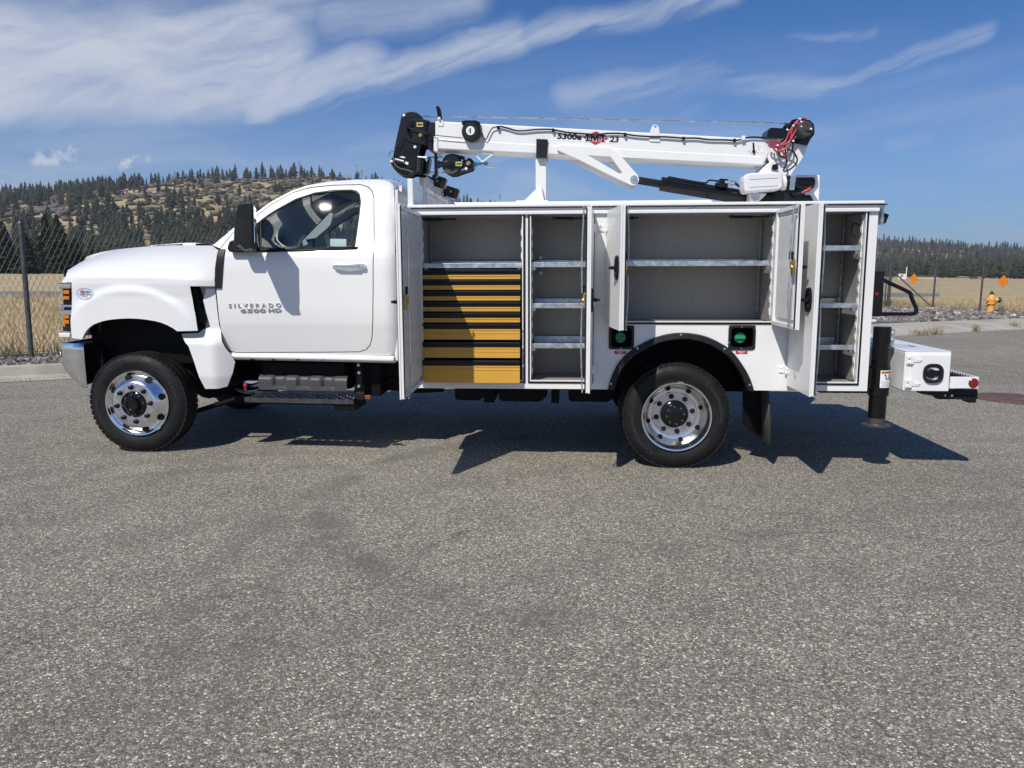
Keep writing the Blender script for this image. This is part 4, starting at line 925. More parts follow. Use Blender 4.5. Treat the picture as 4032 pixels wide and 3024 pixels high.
for i in range(NY):
    for j in range(NZ):
        y = .51+sy*(i+.5); z = 2.0+sz_*(j+.5)
        for s_ in (-1, 1): q.add([(-1.990, y-sy/2, z-s_*sz_/2-.0035), (-1.986, y-sy/2, z-s_*sz_/2+.0035), (-1.986, y+sy/2, z+s_*sz_/2+.0035), (-1.990, y+sy/2, z+s_*sz_/2-.0035)], [(0, 1, 2, 3)])
q.build('guard_mesh', WHITE2, TRUCK, smooth=False, solid=.003)
for px, py, y, s_ in ((1727, 716, 1.0, 1.), (1779, 758, 1.5, 1.)):
    p = PB(px, py, y); R = Matrix.Rotation(math.radians(18), 3, 'Y')
    q = MB(BT).obox(p, R, .055, .055, .045)
    for k in range(5): q.obox(Vector(p)+R@Vector((-.012, -.056, -.032+.016*k)), R, .045, .006, .004)
    o = q.build('work_lamp', BLACKM, TRUCK, .006)
    MB(BT).obox(Vector(p)+R@Vector((.058, 0, 0)), R, .004, .048, .040).build('lamp_lens', BLACK, o)
    MB(BT).obox(Vector(p)+R@Vector((-.08, 0, .0)), R, .03, .02, .02).box(-1.97, -1.955, y-.03, y+.03, p[2]-.04, p[2]+.02).box(-1.97, p[0]-.05, y-.012, y+.012, p[2]-.012, p[2]+.012).build('lamp_bracket', BLACKM, o)
    MB(BT).cyl(Vector(p)+Vector((.0, -.064, .0)), Vector(p)+Vector((0, -.05, 0)), .006, .006, 8).build('lamp_bolt', ZINC, o)
# ---------------------------------------------------------------- rear: tail lamp box, grab handle, outrigger, bumper, work lamp
(xa, za), (xb, zb) = L(3443, 1068, .06), L(3470, 1245, .06)
tb = MB(BT).box(BX1+.002, BX1+.088, .05, .20, LB(3460, 1246, .06)[1], LB(3460, 1068, .06)[1]).build('tail_lamp_box', BLACK, TRUCK, .004)
p = PB(3453, 1158, .05); MB(BT).lathe([(0, -.004), (.010, -.004), (.014, .0), (.014, .01)], (p[0], .05, p[2]), 20).build('side_lamp', REDR, tb)
MB(BT).tube(curve([PB(3470, 1098, .1), PB(3500, 1113, .1), PB(3570, 1146, .1), PB(3585, 1158, .1), PB(3592, 1180, .1), PB(3606, 1212, .1), PB(3606, 1228, .1), PB(3592, 1236, .1), PB(3540, 1237, .1), PB(3466, 1237, .1)], 5), .0145, 10).build('grab_handle', BLACK, TRUCK)
q = MB(BT); q.prism(picks([(3462, 815), (3472, 812), (3474, 882), (3459, 886)], .1, True), .06, .2); q.build('rear_lamp_bracket', ZINC, TRUCK, .004)
q = MB(BT); q.prism(picks([(3474, 840), (3493, 846), (3480, 880), (3462, 886)], .1, True), .06, .2); q.build('rear_work_lamp', BLACKM, TRUCK, .005)
# outrigger leg
cx_, zt_ = LB(3481, 1288, .1); zpad = LB(3475, 1680, .1)[1]; zc1 = LB(3480, 1446, .1)[1]; zc0 = LB(3474, 1560, .1)[1]
leg = MB(BT).lathe([(0, 0)], (0, 0, 0), 3)
leg = MB(BT)
def vcyl(b_, x, y, z0, z1, r0, r1=None, n=32): return b_.cyl((x, y, z0), (x, y, z1), r0, r1, n)
XL = LB(3484, 1300, .10)[0]+.006; YL = .16; RL_ = .062
vcyl(leg, XL, YL, zpad+.06, zt_-.006, RL_); vcyl(leg, XL, YL, zt_-.006, zt_, RL_, RL_-.006)
leg.cyl((XL, YL, zt_-.10), (XL, YL, zt_-.096), RL_+.0012, RL_+.0012, 32).cyl((XL, YL, zt_-.17), (XL, YL, zt_-.167), RL_+.0012, RL_+.0012, 32)
lo = leg.build('outrigger_leg', BLACK, TRUCK, ang=30)
q = MB(BT); vcyl(q, XL, YL, zc0, zc1, RL_+.011); vcyl(q, XL, YL, zc1, zc1+.006, RL_+.011, RL_+.003); q.box(BX1-.01, XL, YL-.03, YL+.03, zc0+.05, zc1-.01); q.build('outrigger_collar', BLACK, lo, ang=30)
q = MB(BT); vcyl(q, XL, YL, zpad+.015, zpad+.075, RL_-.002); q.build('outrigger_foot', GREYP, lo)
q = MB(BT); vcyl(q, XL, YL, zpad, zpad+.008, .104, .104, 40); vcyl(q, XL, YL, zpad+.008, zpad+.02, .062, .055); q.build('outrigger_pad', GREYP, lo, ang=30)
q = MB(BT).box(BX1+.002, BX1+.02, .06, .5, BZ0+.03, BZ0+.2).box(BX1-.30, BX1+.05, .1, .5, BZ0-.03, BZ0-.002); q.build('outrigger_mount', BLACKS, TRUCK)
q = MB(BT); q.box(XL+.05, XL+.085, YL-.02, YL+.03, zt_-.14, zt_-.02).cyl((XL+.075, YL-.025, zt_-.05), (XL+.075, YL+.03, zt_-.05), .016).cyl((XL+.07, YL-.025, zt_-.10), (XL+.07, YL+.03, zt_-.10), .012); q.build('hydraulic_fitting', ZINC, lo, .003)
MB(BT).tube(curve([(XL+.07, YL, zt_-.13), (XL+.06, YL+.02, zt_-.18), (XL+.065, YL+.08, zt_-.3)], 4), .012).build('hydraulic_hose', BLACKM, lo)
# warning label wrapped on the collar
def wrap(pts, dr_):                                    # label coords: angle about the leg (deg, 0 = towards viewer), z
    return [(XL+(RL_+.0115+dr_)*math.sin(math.radians(a)), YL-(RL_+.0115+dr_)*math.cos(math.radians(a)), z) for a, z in pts]
zl0, zl1 = LB(3488, 1527, .09)[1], LB(3488, 1459, .09)[1]; A0, A1 = -16, 62
def lab(name, a0, a1, t0, t1, m_, d_, par):
    n_ = 10; rows_ = [wrap([(a0+(a1-a0)*k/n_, zl0+(zl1-zl0)*t) for k in range(n_+1)], d_) for t in (t0, t1)]
    return MB(BT).grid(rows_).build(name, m_, par, ang=80)
wl = lab('warning_label', A0, A1, 0, 1, DECW, .0006, TRUCK)
lab('label_band', A0+4, A1-4, .81, .96, WORN, .0012, wl)
def wraptext(txt, a0, a1, t0, t1, m_, d_=.0018, bold=.02):
    vs, fs, _ = textmesh(txt, 0, bold); b_ = MB(BT).add(wrap([(a0+(a1-a0)*u, zl0+(zl1-zl0)*(t0+(t1-t0)*v)) for u, v in vs], d_), fs); put('label_words', b_.mesh('label_words', False), m_, wl)
wraptext('WARNING', 6, 54, .845, .925, NAVY)
put('label_symbol', MB(BT).add(wrap([(-9, zl0+(zl1-zl0)*.84), (3, zl0+(zl1-zl0)*.84), (-3, zl0+(zl1-zl0)*.93)], .0018), [(0, 1, 2)]).mesh('label_symbol', False), NAVY, wl)
for quad in (((4, .77), (14, .77), (28, .47), (18, .47)), ((34, .77), (46, .77), (46, .45), (34, .45)), ((14, .48), (46, .48), (46, .44), (14, .44))):
    put('label_symbol', MB(BT).add(wrap([(a, zl0+(zl1-zl0)*t) for a, t in quad], .0018), [(0, 1, 2, 3)]).mesh('label_symbol', False), NAVY, wl)
for k, (a0, a1) in enumerate(((-11, 36), (-11, 52), (-4, 46), (-4, 52), (-11, 56))): lab('label_print', a0, a1, .35-.066*k-.012, .35-.066*k+.012, DECG, .0018, wl)
# workbench bumper
RXA, RXB = LB(3566, 1390, .0)[0], LB(3749, 1390, .0)[0]; RZ1, RZ0 = LB(3660, 1387, 0)[1], LB(3660, 1540, 0)[1]
MB(BT).box(RXA, RXB, .004, 2.38, RZ0, RZ1).build('rear_tool_box', WHITE2, TRUCK, .008)
MB(BT).box(RXA, RXB, .01, 2.38, RZ1+.0015, RZ1+.008).box(BX1, RXA+.02, .46, 2.0, RZ0+.1, RZ1-.0).build('box_lid', WHITE2, TRUCK, .004)
dx0, dz1 = LB(3600, 1400, 0); dx1, dz0 = LB(3741, 1538, 0)
dd = MB(BT).box(RXA+.05, RXB-.008, -.010, .003, RZ0+.0, RZ1-.016).build('box_door', WHITE2, TRUCK, .006)
cx_, cz_ = LB(3671, 1470, 0); k_ = np.linspace(0, 2*math.pi, 41)[:-1]
def sq(s_): return [(cx_+s_*.072*math.copysign(abs(math.cos(t))**.75, math.cos(t)), cz_+s_*.072*math.copysign(abs(math.sin(t))**.75, math.sin(t))) for t in k_]
q = MB(BT); m_ = 40
q.add([(x, y, z) for s_, y in ((1, -.011), (.95, -.026), (.72, -.022), (.62, -.008)) for x, z in sq(s_)]+[(cx_, -.008, cz_)], [(r*m_+k, r*m_+(k+1) % m_, (r+1)*m_+(k+1) % m_, (r+1)*m_+k) for r in range(3) for k in range(m_)]+[(3*m_+k, 3*m_+(k+1) % m_, 4*m_) for k in range(m_)])
q.build('box_latch', BLACKM, dd, ang=40)
MB(BT).box(cx_+.0, cx_+.045, -.024, -.008, cz_-.02, cz_+.025).cyl((cx_-.015, -.022, cz_), (cx_-.015, -.008, cz_), .034, .034, 20).build('latch_paddle', BLACKS, dd, .004)
for hz_ in (RZ1-.055, RZ0+.055):
    q = MB(BT).box(RXA+.008, RXA+.04, -.008, .003, hz_-.035, hz_+.03).cyl((RXA+.046, -.014, hz_-.03), (RXA+.046, -.014, hz_+.03), .009, .009, 12).prism([(RXA+.05, hz_-.018), (RXA+.10, hz_-.018), (RXA+.115, hz_), (RXA+.10, hz_+.018), (RXA+.05, hz_+.018)], -.016, -.010)
    for xx_, zz_ in ((RXA+.022, hz_+.018), (RXA+.022, hz_-.02), (RXA+.082, hz_), (RXA+.102, hz_)): q.cyl((xx_, -.02, zz_), (xx_, -.008, zz_), .007, .008, 10)
    q.build('hinge', WHITE2, dd, .003)
SXB, SZ1 = LB(3855, 1484, .0); SZ0 = LB(3850, 1530, .0)[1]
MB(BT).box(RXB+.002, SXB, -.002, .01, SZ0, SZ1).box(SXB-.01, SXB, .01, 2.38, SZ0, SZ1).box(RXB+.002, SXB-.01, 2.37, 2.38, SZ0, SZ1).build('rear_step_frame', WHITE2, TRUCK, .003)
q = MB(BT); q.box(RXB+.004, SXB-.012, .012, 2.36, SZ1-.035, SZ1-.03)
for i in range(9):
    for j in range(60): q.add([(RXB+.012+i*.021+dx_*.008, .03+j*.039+dy_*.013, SZ1-.008+dz_) for dx_, dy_, dz_ in ((-1, -1, -.022), (1, -1, -.022), (1, 1, -.022), (-1, 1, -.022), (0, 0, .006))], [(0, 1, 4), (1, 2, 4), (2, 3, 4), (3, 0, 4)])
q.build('step_tread', BLACKS, TRUCK, smooth=False)
p = PB(3832, 1508, 0); MB(BT).lathe([(0, -.009), (.030, -.008), (.035, -.004), (.035, .0)], (p[0], -.002, p[2]), 32).build('round_reflector', REDR, TRUCK)
q = MB(BT).prism(picks([(3624, 1541), (3744, 1539), (3846, 1533), (3850, 1540), (3850, 1571), (3844, 1572), (3844, 1586), (3812, 1586), (3797, 1573), (3697, 1573), (3690, 1562), (3628, 1551)], .06, True), .06, .14); q.build('step_support', BLACKS, TRUCK, .003)
q = MB(BT).prism(picks([(3722, 1556), (3838, 1556), (3838, 1561), (3722, 1561)], .055, True), .054, .058); q.build('support_slot', UNDER, TRUCK)
q = MB(BT)
for px in (3719, 3746): p = PB(px, 1557, .055); q.cyl((p[0], .06, p[2]), (p[0], .045, p[2]), .009, .008, 10)
q.build('support_bolts', ZINC, TRUCK)
MB(BT).box(BX1-.25, RXA, .5, .56, .60, .75).box(BX1-.25, RXA, 1.8, 1.86, .60, .75).build('rear_frame', UNDER, TRUCK)
p = PB(3432, 1395, .1); MB(BT).tube([(p[0]+.03*math.cos(t), .30, p[2]+.03*math.sin(t)) for t in np.linspace(.6, 5.2, 12)], .011).build('tow_hook', BLACK, TRUCK)
# mud flap
MB().prism([L(2946, 1541, .12), L(3025, 1541, .12), L(3032, 1757, .12), L(2988, 1725, .12), L(2960, 1700, .12), L(2946, 1690, .12)], .30, .31).build('mud_flap', UNDER, TRUCK)
MB().add([P3(3025, 1541, .10), P3(3032, 1756, .10), (P3(3032, 1756, .10)[0]-.02, .70, P3(3032, 1756, .10)[2]), (P3(3025, 1541, .10)[0]-.02, .70, .62)], [(0, 1, 2, 3)]).build('mud_flap', GREYP, TRUCK, solid=.008)

# ================================================================ crane
YN, YF = .17, .41; YM = .29
def PR(l, y): return [LB(a, b_, y) for a, b_ in l]
boom = MB(BT).prism(PR([(1713, 476), (2925, 542), (2945, 546), (3014, 549), (3030, 600), (3008, 651), (1713, 585)], YN), YN, YF).build('crane_boom', WHITE2, TRUCK, .012, seg=3)
MB(BT).prism(PR([(1713, 545), (3012, 615), (3008, 651.5), (1713, 585.5)], YN-.004), YN-.004, YF+.004).build('boom_lower_channel', WHITE2, boom, .010, seg=3)
MB(BT).prism(PR([(1706, 536), (1724, 538), (1725, 597), (1715, 600), (1707, 594)], YN-.015), YN-.015, YF+.015).build('boom_collar', WHITE2, boom, .010, seg=3)
tip = MB(BT).prism(PR([(1679, 473), (1690, 474), (1692, 480), (1713, 481), (1711, 536), (1706, 536), (1704, 590), (1684, 588), (1680, 570)], YN+.015), YN+.015, YF-.015).build('boom_extension', BLACKS, boom, .005)
c48 = lambda l: [(1480+x/4.366, 400+y/4.366) for x, y in l]
MB(BT).prism(PR(c48([(450, 200), (540, 180), (620, 171), (700, 188), (770, 238), (830, 312), (900, 318), (905, 360), (880, 380), (880, 742), (848, 780), (835, 750), (780, 740), (745, 850), (742, 900), (770, 950), (825, 1010), (800, 1190), (760, 1250), (600, 1230), (520, 1265), (440, 1255), (370, 1220), (310, 1160), (235, 1025), (300, 930), (320, 800), (350, 650)]), YN), YN, YN+.018)
tipo = MB(BT)
TP = PR(c48([(450, 200), (540, 180), (620, 171), (700, 188), (770, 238), (830, 312), (900, 318), (905, 360), (880, 380), (880, 742), (848, 780), (835, 750), (780, 740), (745, 850), (742, 900), (770, 950), (825, 1010), (800, 1190), (760, 1250), (600, 1230), (520, 1265), (440, 1255), (370, 1220), (310, 1160), (235, 1025), (300, 930), (320, 800), (350, 650)]), YN)
tipo.prism(TP, YN, YN+.016).prism(TP, YF-.016, YF)
th_ = tipo.build('boom_tip_plate', BLACKS, boom, .004)
for x, y, r in ((620, 390, .075), (470, 1090, .070)): p = PB(*c48([(x, y)])[0], YN); MB(BT).lathe([(.02, YN+.05), (r, YN+.05), (r+.008, YN+.075), (r-.012, YN+.09), (r-.012, YN+.15), (r+.008, YN+.165), (r, YN+.19), (.02, YN+.19)], (p[0], 0, p[2]), 32).build('tip_sheave', GREYP, boom)
MB(BT).prism(PR(c48([(585, 310), (850, 310), (850, 745), (560, 690), (525, 660), (535, 610), (600, 590), (590, 420)]), YN-.004), YN-.009, YN-.001).prism(PR(c48([(610, 720), (700, 740), (690, 1140), (480, 1170), (400, 900)]), YN-.002), YN-.005, YN-.001).build('tip_doubler', BLACKS, boom, .003)
def bolts(name, l, y, r, m_, par, n=6, h=.012):
    b_ = MB(BT)
    for px, py in l: p = PB(px, py, y); b_.cyl((p[0], y+.004, p[2]), (p[0], y-h*.4, p[2]), r*1.35, r*1.3, 14).cyl((p[0], y, p[2]), (p[0], y-h, p[2]), r, r*.9, n)
    return b_.build(name, m_, par)
bolts('tip_bolts', c48([(485, 237), (675, 784), (270, 1028)]), YN-.002, .0085, DECW, boom)
bolts('tip_pin', c48([(770, 582)]), YN-.010, .011, BRASS, boom, 14, .02)
bolts('sheave_pin', c48([(617, 385)]), YN-.010, .016, BLACK, boom, 16, .012)
bolts('cable_roller', c48([(548, 468), (935, 562)]), YN-.02, .011, BLACK, boom, 12, .035)
def arrowlabel(l, par):
    (x0, z1), (x1, z0) = [LB(*p, YN-.011) for p in c48(l)]
    o = MB(BT).box(x0, x1, YN-.0125, YN-.0105, z0, z1).build('arrow_label', YLAB, par); zc_ = (z0+z1)/2; h = (z1-z0); w = x1-x0
    MB(BT).add([(x0+w*a, YN-.0135, zc_+h*b_) for a, b_ in ((.08, 0), (.3, .33), (.3, .17), (.92, .17), (.92, -.17), (.3, -.17), (.3, -.33))], [tuple(range(7))]).build('arrow_mark', NAVY, par, smooth=False)
arrowlabel([(700, 360), (812, 433)], boom)
MB(BT).tube([PB(*c48([(790, 248)])[0], YM), PB(3118, 486, YM)], .0055, 6).build('winch_cable', ZINC, boom)
MB(BT).tube(curve([PB(*q_, YN-.03) for q_ in c48([(330, 870), (350, 800), (430, 620), (520, 480), (600, 462), (760, 510), (920, 553), (1100, 588), (1500, 625)])], 4), .0032, 6).build('anti_two_block_cord', BLACKM, boom)
q = MB(BT).prism(PR(c48([(1030, 78), (1075, 70), (1110, 130), (1140, 300), (1070, 300)]), YN-.01), YN-.012, YN+.02); q.build('cable_guide_arm', BLACK, boom, .003)
MB(BT).prism(PR(c48([(1068, 270), (1120, 285), (1165, 345), (1165, 410), (1150, 428), (1070, 420), (1060, 400)]), YN-.004), YN-.006, YN+.0).build('guide_lug', WHITE2, boom, .003)
bolts('guide_bolt', c48([(1090, 292)]), YN-.012, .0085, DECW, boom)
p = PB(*c48([(1635, 510)])[0], YN-.07); rl = MB(BT).lathe([(0, -.062), (.058, -.062), (.064, -.058), (.070, -.048), (.072, -.01), (.068, 0), (.0, 0)], (p[0], YN-.01, p[2]), 44).build('cable_reel', BLACKM, boom, ang=30)
MB(BT).prism(PR(c48([(1480, 335), (1550, 325), (1720, 325), (1795, 360), (1795, 430), (1480, 400)]), YN-.02), YN-.03, YN-.005).build('reel_bracket', BLACK, boom, .004)
p2 = PB(*c48([(1625, 500)])[0], YN-.072); MB(BT).lathe([(0, 0), (.0315, 0), (.0315, .002)], (p2[0], YN-.0735, p2[2]), 32).build('reel_label', DECW, rl)
MB(BT).box(p2[0]-.006, p2[0]+.004, YN-.0755, YN-.0745, p2[2]-.019, p2[2]+.018).build('reel_print', NAVY, rl)
put('reel_print', MB(BT).box(p2[0]-.019, p2[0]-.012, YN-.0755, YN-.0745, p2[2]-.003, p2[2]+.005).mesh('reel_print'), DECB, rl)
MB(BT).tube(curve([PB(*q_, YN-.02) for q_ in c48([(1800, 470), (1830, 560), (1870, 640), (1900, 640), (1950, 540), (2000, 460), (2090, 430)])], 5), .004, 6).build('reel_lead', BLACKM, boom)
MB(BT).tube(curve([PB(*q_, YN-.016) for q_ in ((1955, 502), (1970, 498), (2000, 505), (2030, 514), (2060, 515), (2100, 511), (2150, 509), (2180, 511), (2230, 521), (2300, 527), (2345, 530), (2390, 526), (2430, 525), (2461, 528), (2500, 534), (2560, 538), (2620, 539), (2690, 544), (2740, 544), (2790, 550), (2850, 551), (2900, 553), (2925, 547), (2960, 540), (3018, 543))], 4), .0062, 8).build('wiring_loom', BLACKM, boom)
for px, py in ((2178, 513), (2461, 530), (2691, 546), (2892, 553), (1962, 503)): p = PB(px, py, YN-.018); MB(BT).box(p[0]-.009, p[0]+.009, YN-.028, YN, p[2]-.012, p[2]+.012).build('loom_clip', BLACK, boom, .002)
# decal
dc = MB(BT).add([(x, YN-.0012, z) for x, z in PR([(2192, 524), (2441, 538), (2440, 567), (2191, 552)], YN)], [(0, 1, 2, 3)]).build('boom_decal', DECW, boom, smooth=False)
c63 = lambda x, y: (2150+x/6.32, 500+y/6.32)
lettering('decal_words', '5300e', c63(272, 298), c63(885, 330), 24, YN-.003, NAVY, dc, shear=.14, bold=.045, B=True)
lettering('decal_words', '23', c63(1575, 376), c63(1812, 390), 23.5, YN-.003, NAVY, dc, shear=.18, bold=.035, B=True)
def flat(name, l, d_, m_, par=None): return MB(BT).add([(x, YN-d_, z) for x, z in PR([c63(*p) for p in l], YN)], [tuple(range(len(l)))]).build(name, m_, par or dc, smooth=False)
flat('decal_diamond', [(1250, 103), (1560, 296), (1222, 448), (912, 260)], .0022, RED)
def imt(gr, d_, m_):
    e = gr
    def bx_(x0, x1, y0, y1): k = (x0-985)*.045; k2 = (x1-985)*.045; flat('decal_logo', [(x0-e, y0-e+k), (x1+e, y0-e+k2), (x1+e-4, y1+e+k2), (x0-e-4, y1+e+k)], d_, m_)
    for x0, x1 in ((1015, 1060), (1395, 1440)): bx_(x0, x1, 190, 345)          # stems of I and T
    bx_(985, 1085, 185, 212); bx_(980, 1080, 322, 347); bx_(1345, 1480, 182, 210); bx_(1372, 1460, 330, 352); bx_(1342, 1365, 205, 240); bx_(1462, 1482, 205, 240)
    bx_(1105, 1150, 185, 210); bx_(1285, 1330, 180, 208); bx_(1088, 1145, 325, 348); bx_(1262, 1320, 325, 350)
    for a, b_ in (((1125, 195), (1112, 340)), ((1270, 195), (1280, 340))): k = (a[0]-985)*.045; flat('decal_logo', [(a[0]-8-e, a[1]-e+k), (a[0]+35+e, a[1]-e+k), (b_[0]+24+e, b_[1]+e+k), (b_[0]-8-e, b_[1]+e+k)], d_, m_)
    flat('decal_logo', [(1122-e, 200-e+6), (1165+e, 200-e+8), (1215, 280), (1262-e, 200-e+12), (1302+e, 200-e+14), (1222+e, 345+e+10), (1195-e, 345+e+10)], d_, m_)
imt(11, .0030, DECW); imt(1.5, .0044, NAVY)
# boom support
sp = MB(BT).prism(PR([(2109, 620), (2151, 621), (2151, 795), (2109, 795)], .2), .20, .38).build('boom_support', WHITE2, TRUCK, .006)
MB(BT).prism(PR([(2112, 547), (2157, 549), (2153, 621), (2111, 617)], .155), .148, .20).prism(PR([(2110, 607), (2154, 609), (2153, 621), (2110, 619)], .155), .20, .42).build('support_pad', BLACKM, sp, .004)
MB(BT).prism(PR([(2110, 745), (2110, 793), (2062, 793)], .28), .275, .285).prism(PR([(2128, 735), (2133, 735), (2143, 793), (2127, 793)], .17), .16, .2).build('support_gusset', WHITE2, sp, .002)
MB(BT).box(LB(2034, 795, .2)[0], LB(2160, 795, .2)[0], .12, .46, 1.987, 1.998).build('support_base', WHITE2, sp, .003)
# hook block hanging from the tip
hb = MB(BT); HBP = PR(c48([(1135, 1040), (1150, 985), (1200, 920), (1280, 895), (1350, 900), (1480, 930), (1640, 980), (1672, 1010), (1682, 1140), (1640, 1180), (1480, 1232), (1380, 1270), (1290, 1276), (1210, 1236), (1150, 1160)]), YM-.05)
hw = [PR(c48(l), YM-.05) for l in ([(1440, 962), (1512, 985), (1490, 1022), (1450, 1035)], [(1445, 1130), (1500, 1125), (1525, 1170), (1455, 1192)])]
hb1 = sheet('hook_block', HBP, lambda x, z: YM-.05, BLACKS, boom, holes=hw, tf=BT, solid=.016, bevel=.003)
sheet('hook_block_plate', HBP, lambda x, z: YM+.035, BLACKS, boom, holes=hw, tf=BT, solid=.016, bevel=.003)
p = PB(*c48([(1290, 1085)])[0], YM-.05); MB(BT).lathe([(.03, -.056), (.066, -.056), (.070, -.052), (.070, .02), (.03, .02)], (p[0], YM, p[2]), 36).build('block_sheave', GREYP, boom, ang=30)
MB(BT).prism(PR(c48([(1040, 1040), (1075, 1010), (1115, 1030), (1225, 1030), (1290, 990), (1360, 1035), (1490, 1030), (1490, 1115), (1360, 1130), (1290, 1170), (1225, 1120), (1120, 1130), (1080, 1160), (1045, 1130)]), YM-.06), YM-.072, YM-.058).build('block_strap', BLACKS, boom, .004)
bolts('block_bolts', c48([(1552, 975), (1553, 1155)]), YM-.054, .0085, DECW, boom); bolts('block_pin', c48([(1592, 1062)]), YM-.056, .013, BRASS, boom, 14, .016); bolts('block_axle', c48([(1288, 1075)]), YM-.074, .014, BLACK, boom, 16)
YNs = YN; YN = YM-.062; arrowlabel([(1372, 1037), (1483, 1107)], boom); YN = YNs
MB(BT).prism(PR(c48([(1660, 1010), (1700, 1030), (1750, 1058), (1750, 1095), (1690, 1145), (1660, 1140)]), YM-.03), YM-.03, YM+.03).build('blue_wrap', BLUET, boom, .008)
MB(BT).tube(curve([PB(*q_, YM) for q_ in c48([(1745, 1062), (1850, 1062), (1900, 1045), (1925, 1068), (1880, 1085), (1760, 1078)])], 4), .0065, 8).build('blue_sling', BLUET, boom)
MB(BT).tube(curve([PB(*q_, YM-.01) for q_ in c48([(1830, 1080), (1870, 1110), (1930, 1125), (2048, 1124)])], 4), .0062, 8).build('hook_keeper', DECW, boom)
q = MB(BT); q.prism(PR(c48([(1003, 880), (1030, 880), (1050, 930), (1058, 1280), (1005, 1310)]), YM-.03), YM-.03, YM+.03); q.build('hook_stop', BLACK, boom, .003)
for a, b_ in (((740, 965), (1150, 958)), ((880, 1215), (1190, 1222))): MB(BT).tube([PB(*c48([a])[0], YM), PB(*c48([b_])[0], YM)], .0055, 6).build('hoist_line', ZINC, boom)
q = MB(BT).prism(PR(c48([(905, 960), (935, 965), (885, 1240), (800, 1245), (850, 1100)]), YM-.05), YM-.05, YM+.05); q.build('limit_weight', BLACK, boom, .004)
MB(BT).cyl(PB(*c48([(720, 955)])[0], YN-.01), PB(*c48([(880, 965)])[0], YN-.01), .008).cyl(PB(*c48([(330, 990)])[0], YN-.03), PB(*c48([(480, 1030)])[0], YN-.03), .009).build('limit_switch', ZINC, boom)
for (a, b_) in (((400, 960), (560, 1090)),): MB(BT).prism(PR(c48([(405, 955), (460, 938), (510, 960), (500, 975), (440, 965)]), YN-.004), YN-.008, YN-.002).prism(PR(c48([(510, 1030), (562, 1045), (555, 1090), (495, 1072)]), YN-.004), YN-.008, YN-.002).build('switch_plate', DECW, boom)
MB(BT).tube(curve([PB(*q_, YN-.02) for q_ in c48([(240, 940), (230, 890), (270, 860), (310, 870), (300, 960), (330, 1080), (420, 1150), (560, 1180), (640, 1220)])], 4), .004, 6).build('switch_lead', mat('loom_tan', (.16, .15, .10), .6), boom)
q = MB(BT)
for k in range(9): a = PB(*c48([(745-k*1, 1010+k*24)])[0], YN); q.obox((a[0], YN-.01, a[2]), Matrix.Rotation(.1, 3, 'Y'), .013, .012, .0022)
q.build('heat_fins', GREYP, boom)
MB(BT).tube([PB(*q_, YM-.1) for q_ in c48([(1668, 870), (1830, 1035), (2025, 890)])], .007, 4).box(*[PB(*c48([(1665, 880)])[0], YM-.1)[0], PB(*c48([(2028, 880)])[0], YM-.1)[0]], YM-.108, YM-.09, PB(*c48([(1800, 900)])[0], YM-.1)[2], PB(*c48([(1800, 872)])[0], YM-.1)[2]).build('hook_keeper_bracket', WHITE2, boom)
# lift bracket, cylinder, lug
sheet('lift_bracket', PR([(2191, 584), (2196, 575), (2210, 571), (2300, 576), (2400, 583), (2428, 596), (2451, 621), (2512, 690), (2517, 706), (2513, 720), (2497, 731), (2477, 726), (2400, 690), (2300, 640), (2194, 592)], YN-.02), lambda x, z: YN-.025, WHITE2, boom, holes=[PR([(2318, 613), (2404, 618), (2450, 680), (2441, 685)], YN-.02)], tf=BT, solid=.02, bevel=.004)
sheet('lift_bracket', [(x, z) for x, z in PR([(2191, 584), (2196, 575), (2210, 571), (2300, 576), (2400, 583), (2428, 596), (2451, 621), (2512, 690), (2517, 706), (2513, 720), (2497, 731), (2477, 726), (2400, 690), (2300, 640), (2194, 592)], YN-.02)], lambda x, z: YF+.005, WHITE2, boom, holes=[PR([(2318, 613), (2404, 618), (2450, 680), (2441, 685)], YN-.02)], tf=BT, solid=.02, bevel=.004)
p = PB(2496, 705, YN-.03); MB(BT).cyl((p[0], YN-.034, p[2]), (p[0], YF+.03, p[2]), .027, .027, 28).cyl((p[0], YN-.042, p[2]), (p[0], YN-.03, p[2]), .009, .009, 6).build('lift_pin', ALUB, boom)
rod = [PB(2500, 708, YM), PB(2612, 727, YM)]; bar = [PB(2600, 724, YM), PB(2950, 781, YM)]
cy = MB(BT).cyl(*bar, .052, .052, 28).build('lift_cylinder', BLACK, TRUCK, .004)
MB(BT).cyl(*rod, .028, .028, 20).build('cylinder_rod', BLACKS, cy)
MB(BT).tube(curve([PB(*q_, YM-.03) for q_ in ((2632, 702), (2634, 697), (2645, 699), (2700, 709), (2775, 721), (2792, 710), (2830, 714))], 4), .0065, 8).build('hydraulic_pipe', BLACK, cy)
MB(BT).prism(PR([(2833, 704), (2866, 706), (2864, 740), (2826, 737)], YM-.05), YM-.07, YM+.03).cyl(PB(2815, 726, YM-.05), PB(2835, 728, YM-.05), .012).build('valve_block', BLACK, cy, .003)
MB(BT).tube(curve([PB(*q_, YM-.06) for q_ in ((2855, 716), (2890, 719), (2905, 730), (2924, 738))], 4), .009, 8).build('hydraulic_hose', BLACKM, cy)
MB(BT).tube([PB(*q_, YM-.062) for q_ in ((2854, 716), (2892, 722))], .0115, 8).cyl(PB(2880, 735, YM-.062), PB(2900, 738, YM-.062), .01).build('hose_fitting', ZINC, cy)
lug = PR([(2555, 552), (2556, 530), (2566, 500), (2573, 492), (2581, 490), (2589, 493), (2594, 502), (2599, 532), (2599, 556), (2594, 559), (2560, 557)], YN-.006)
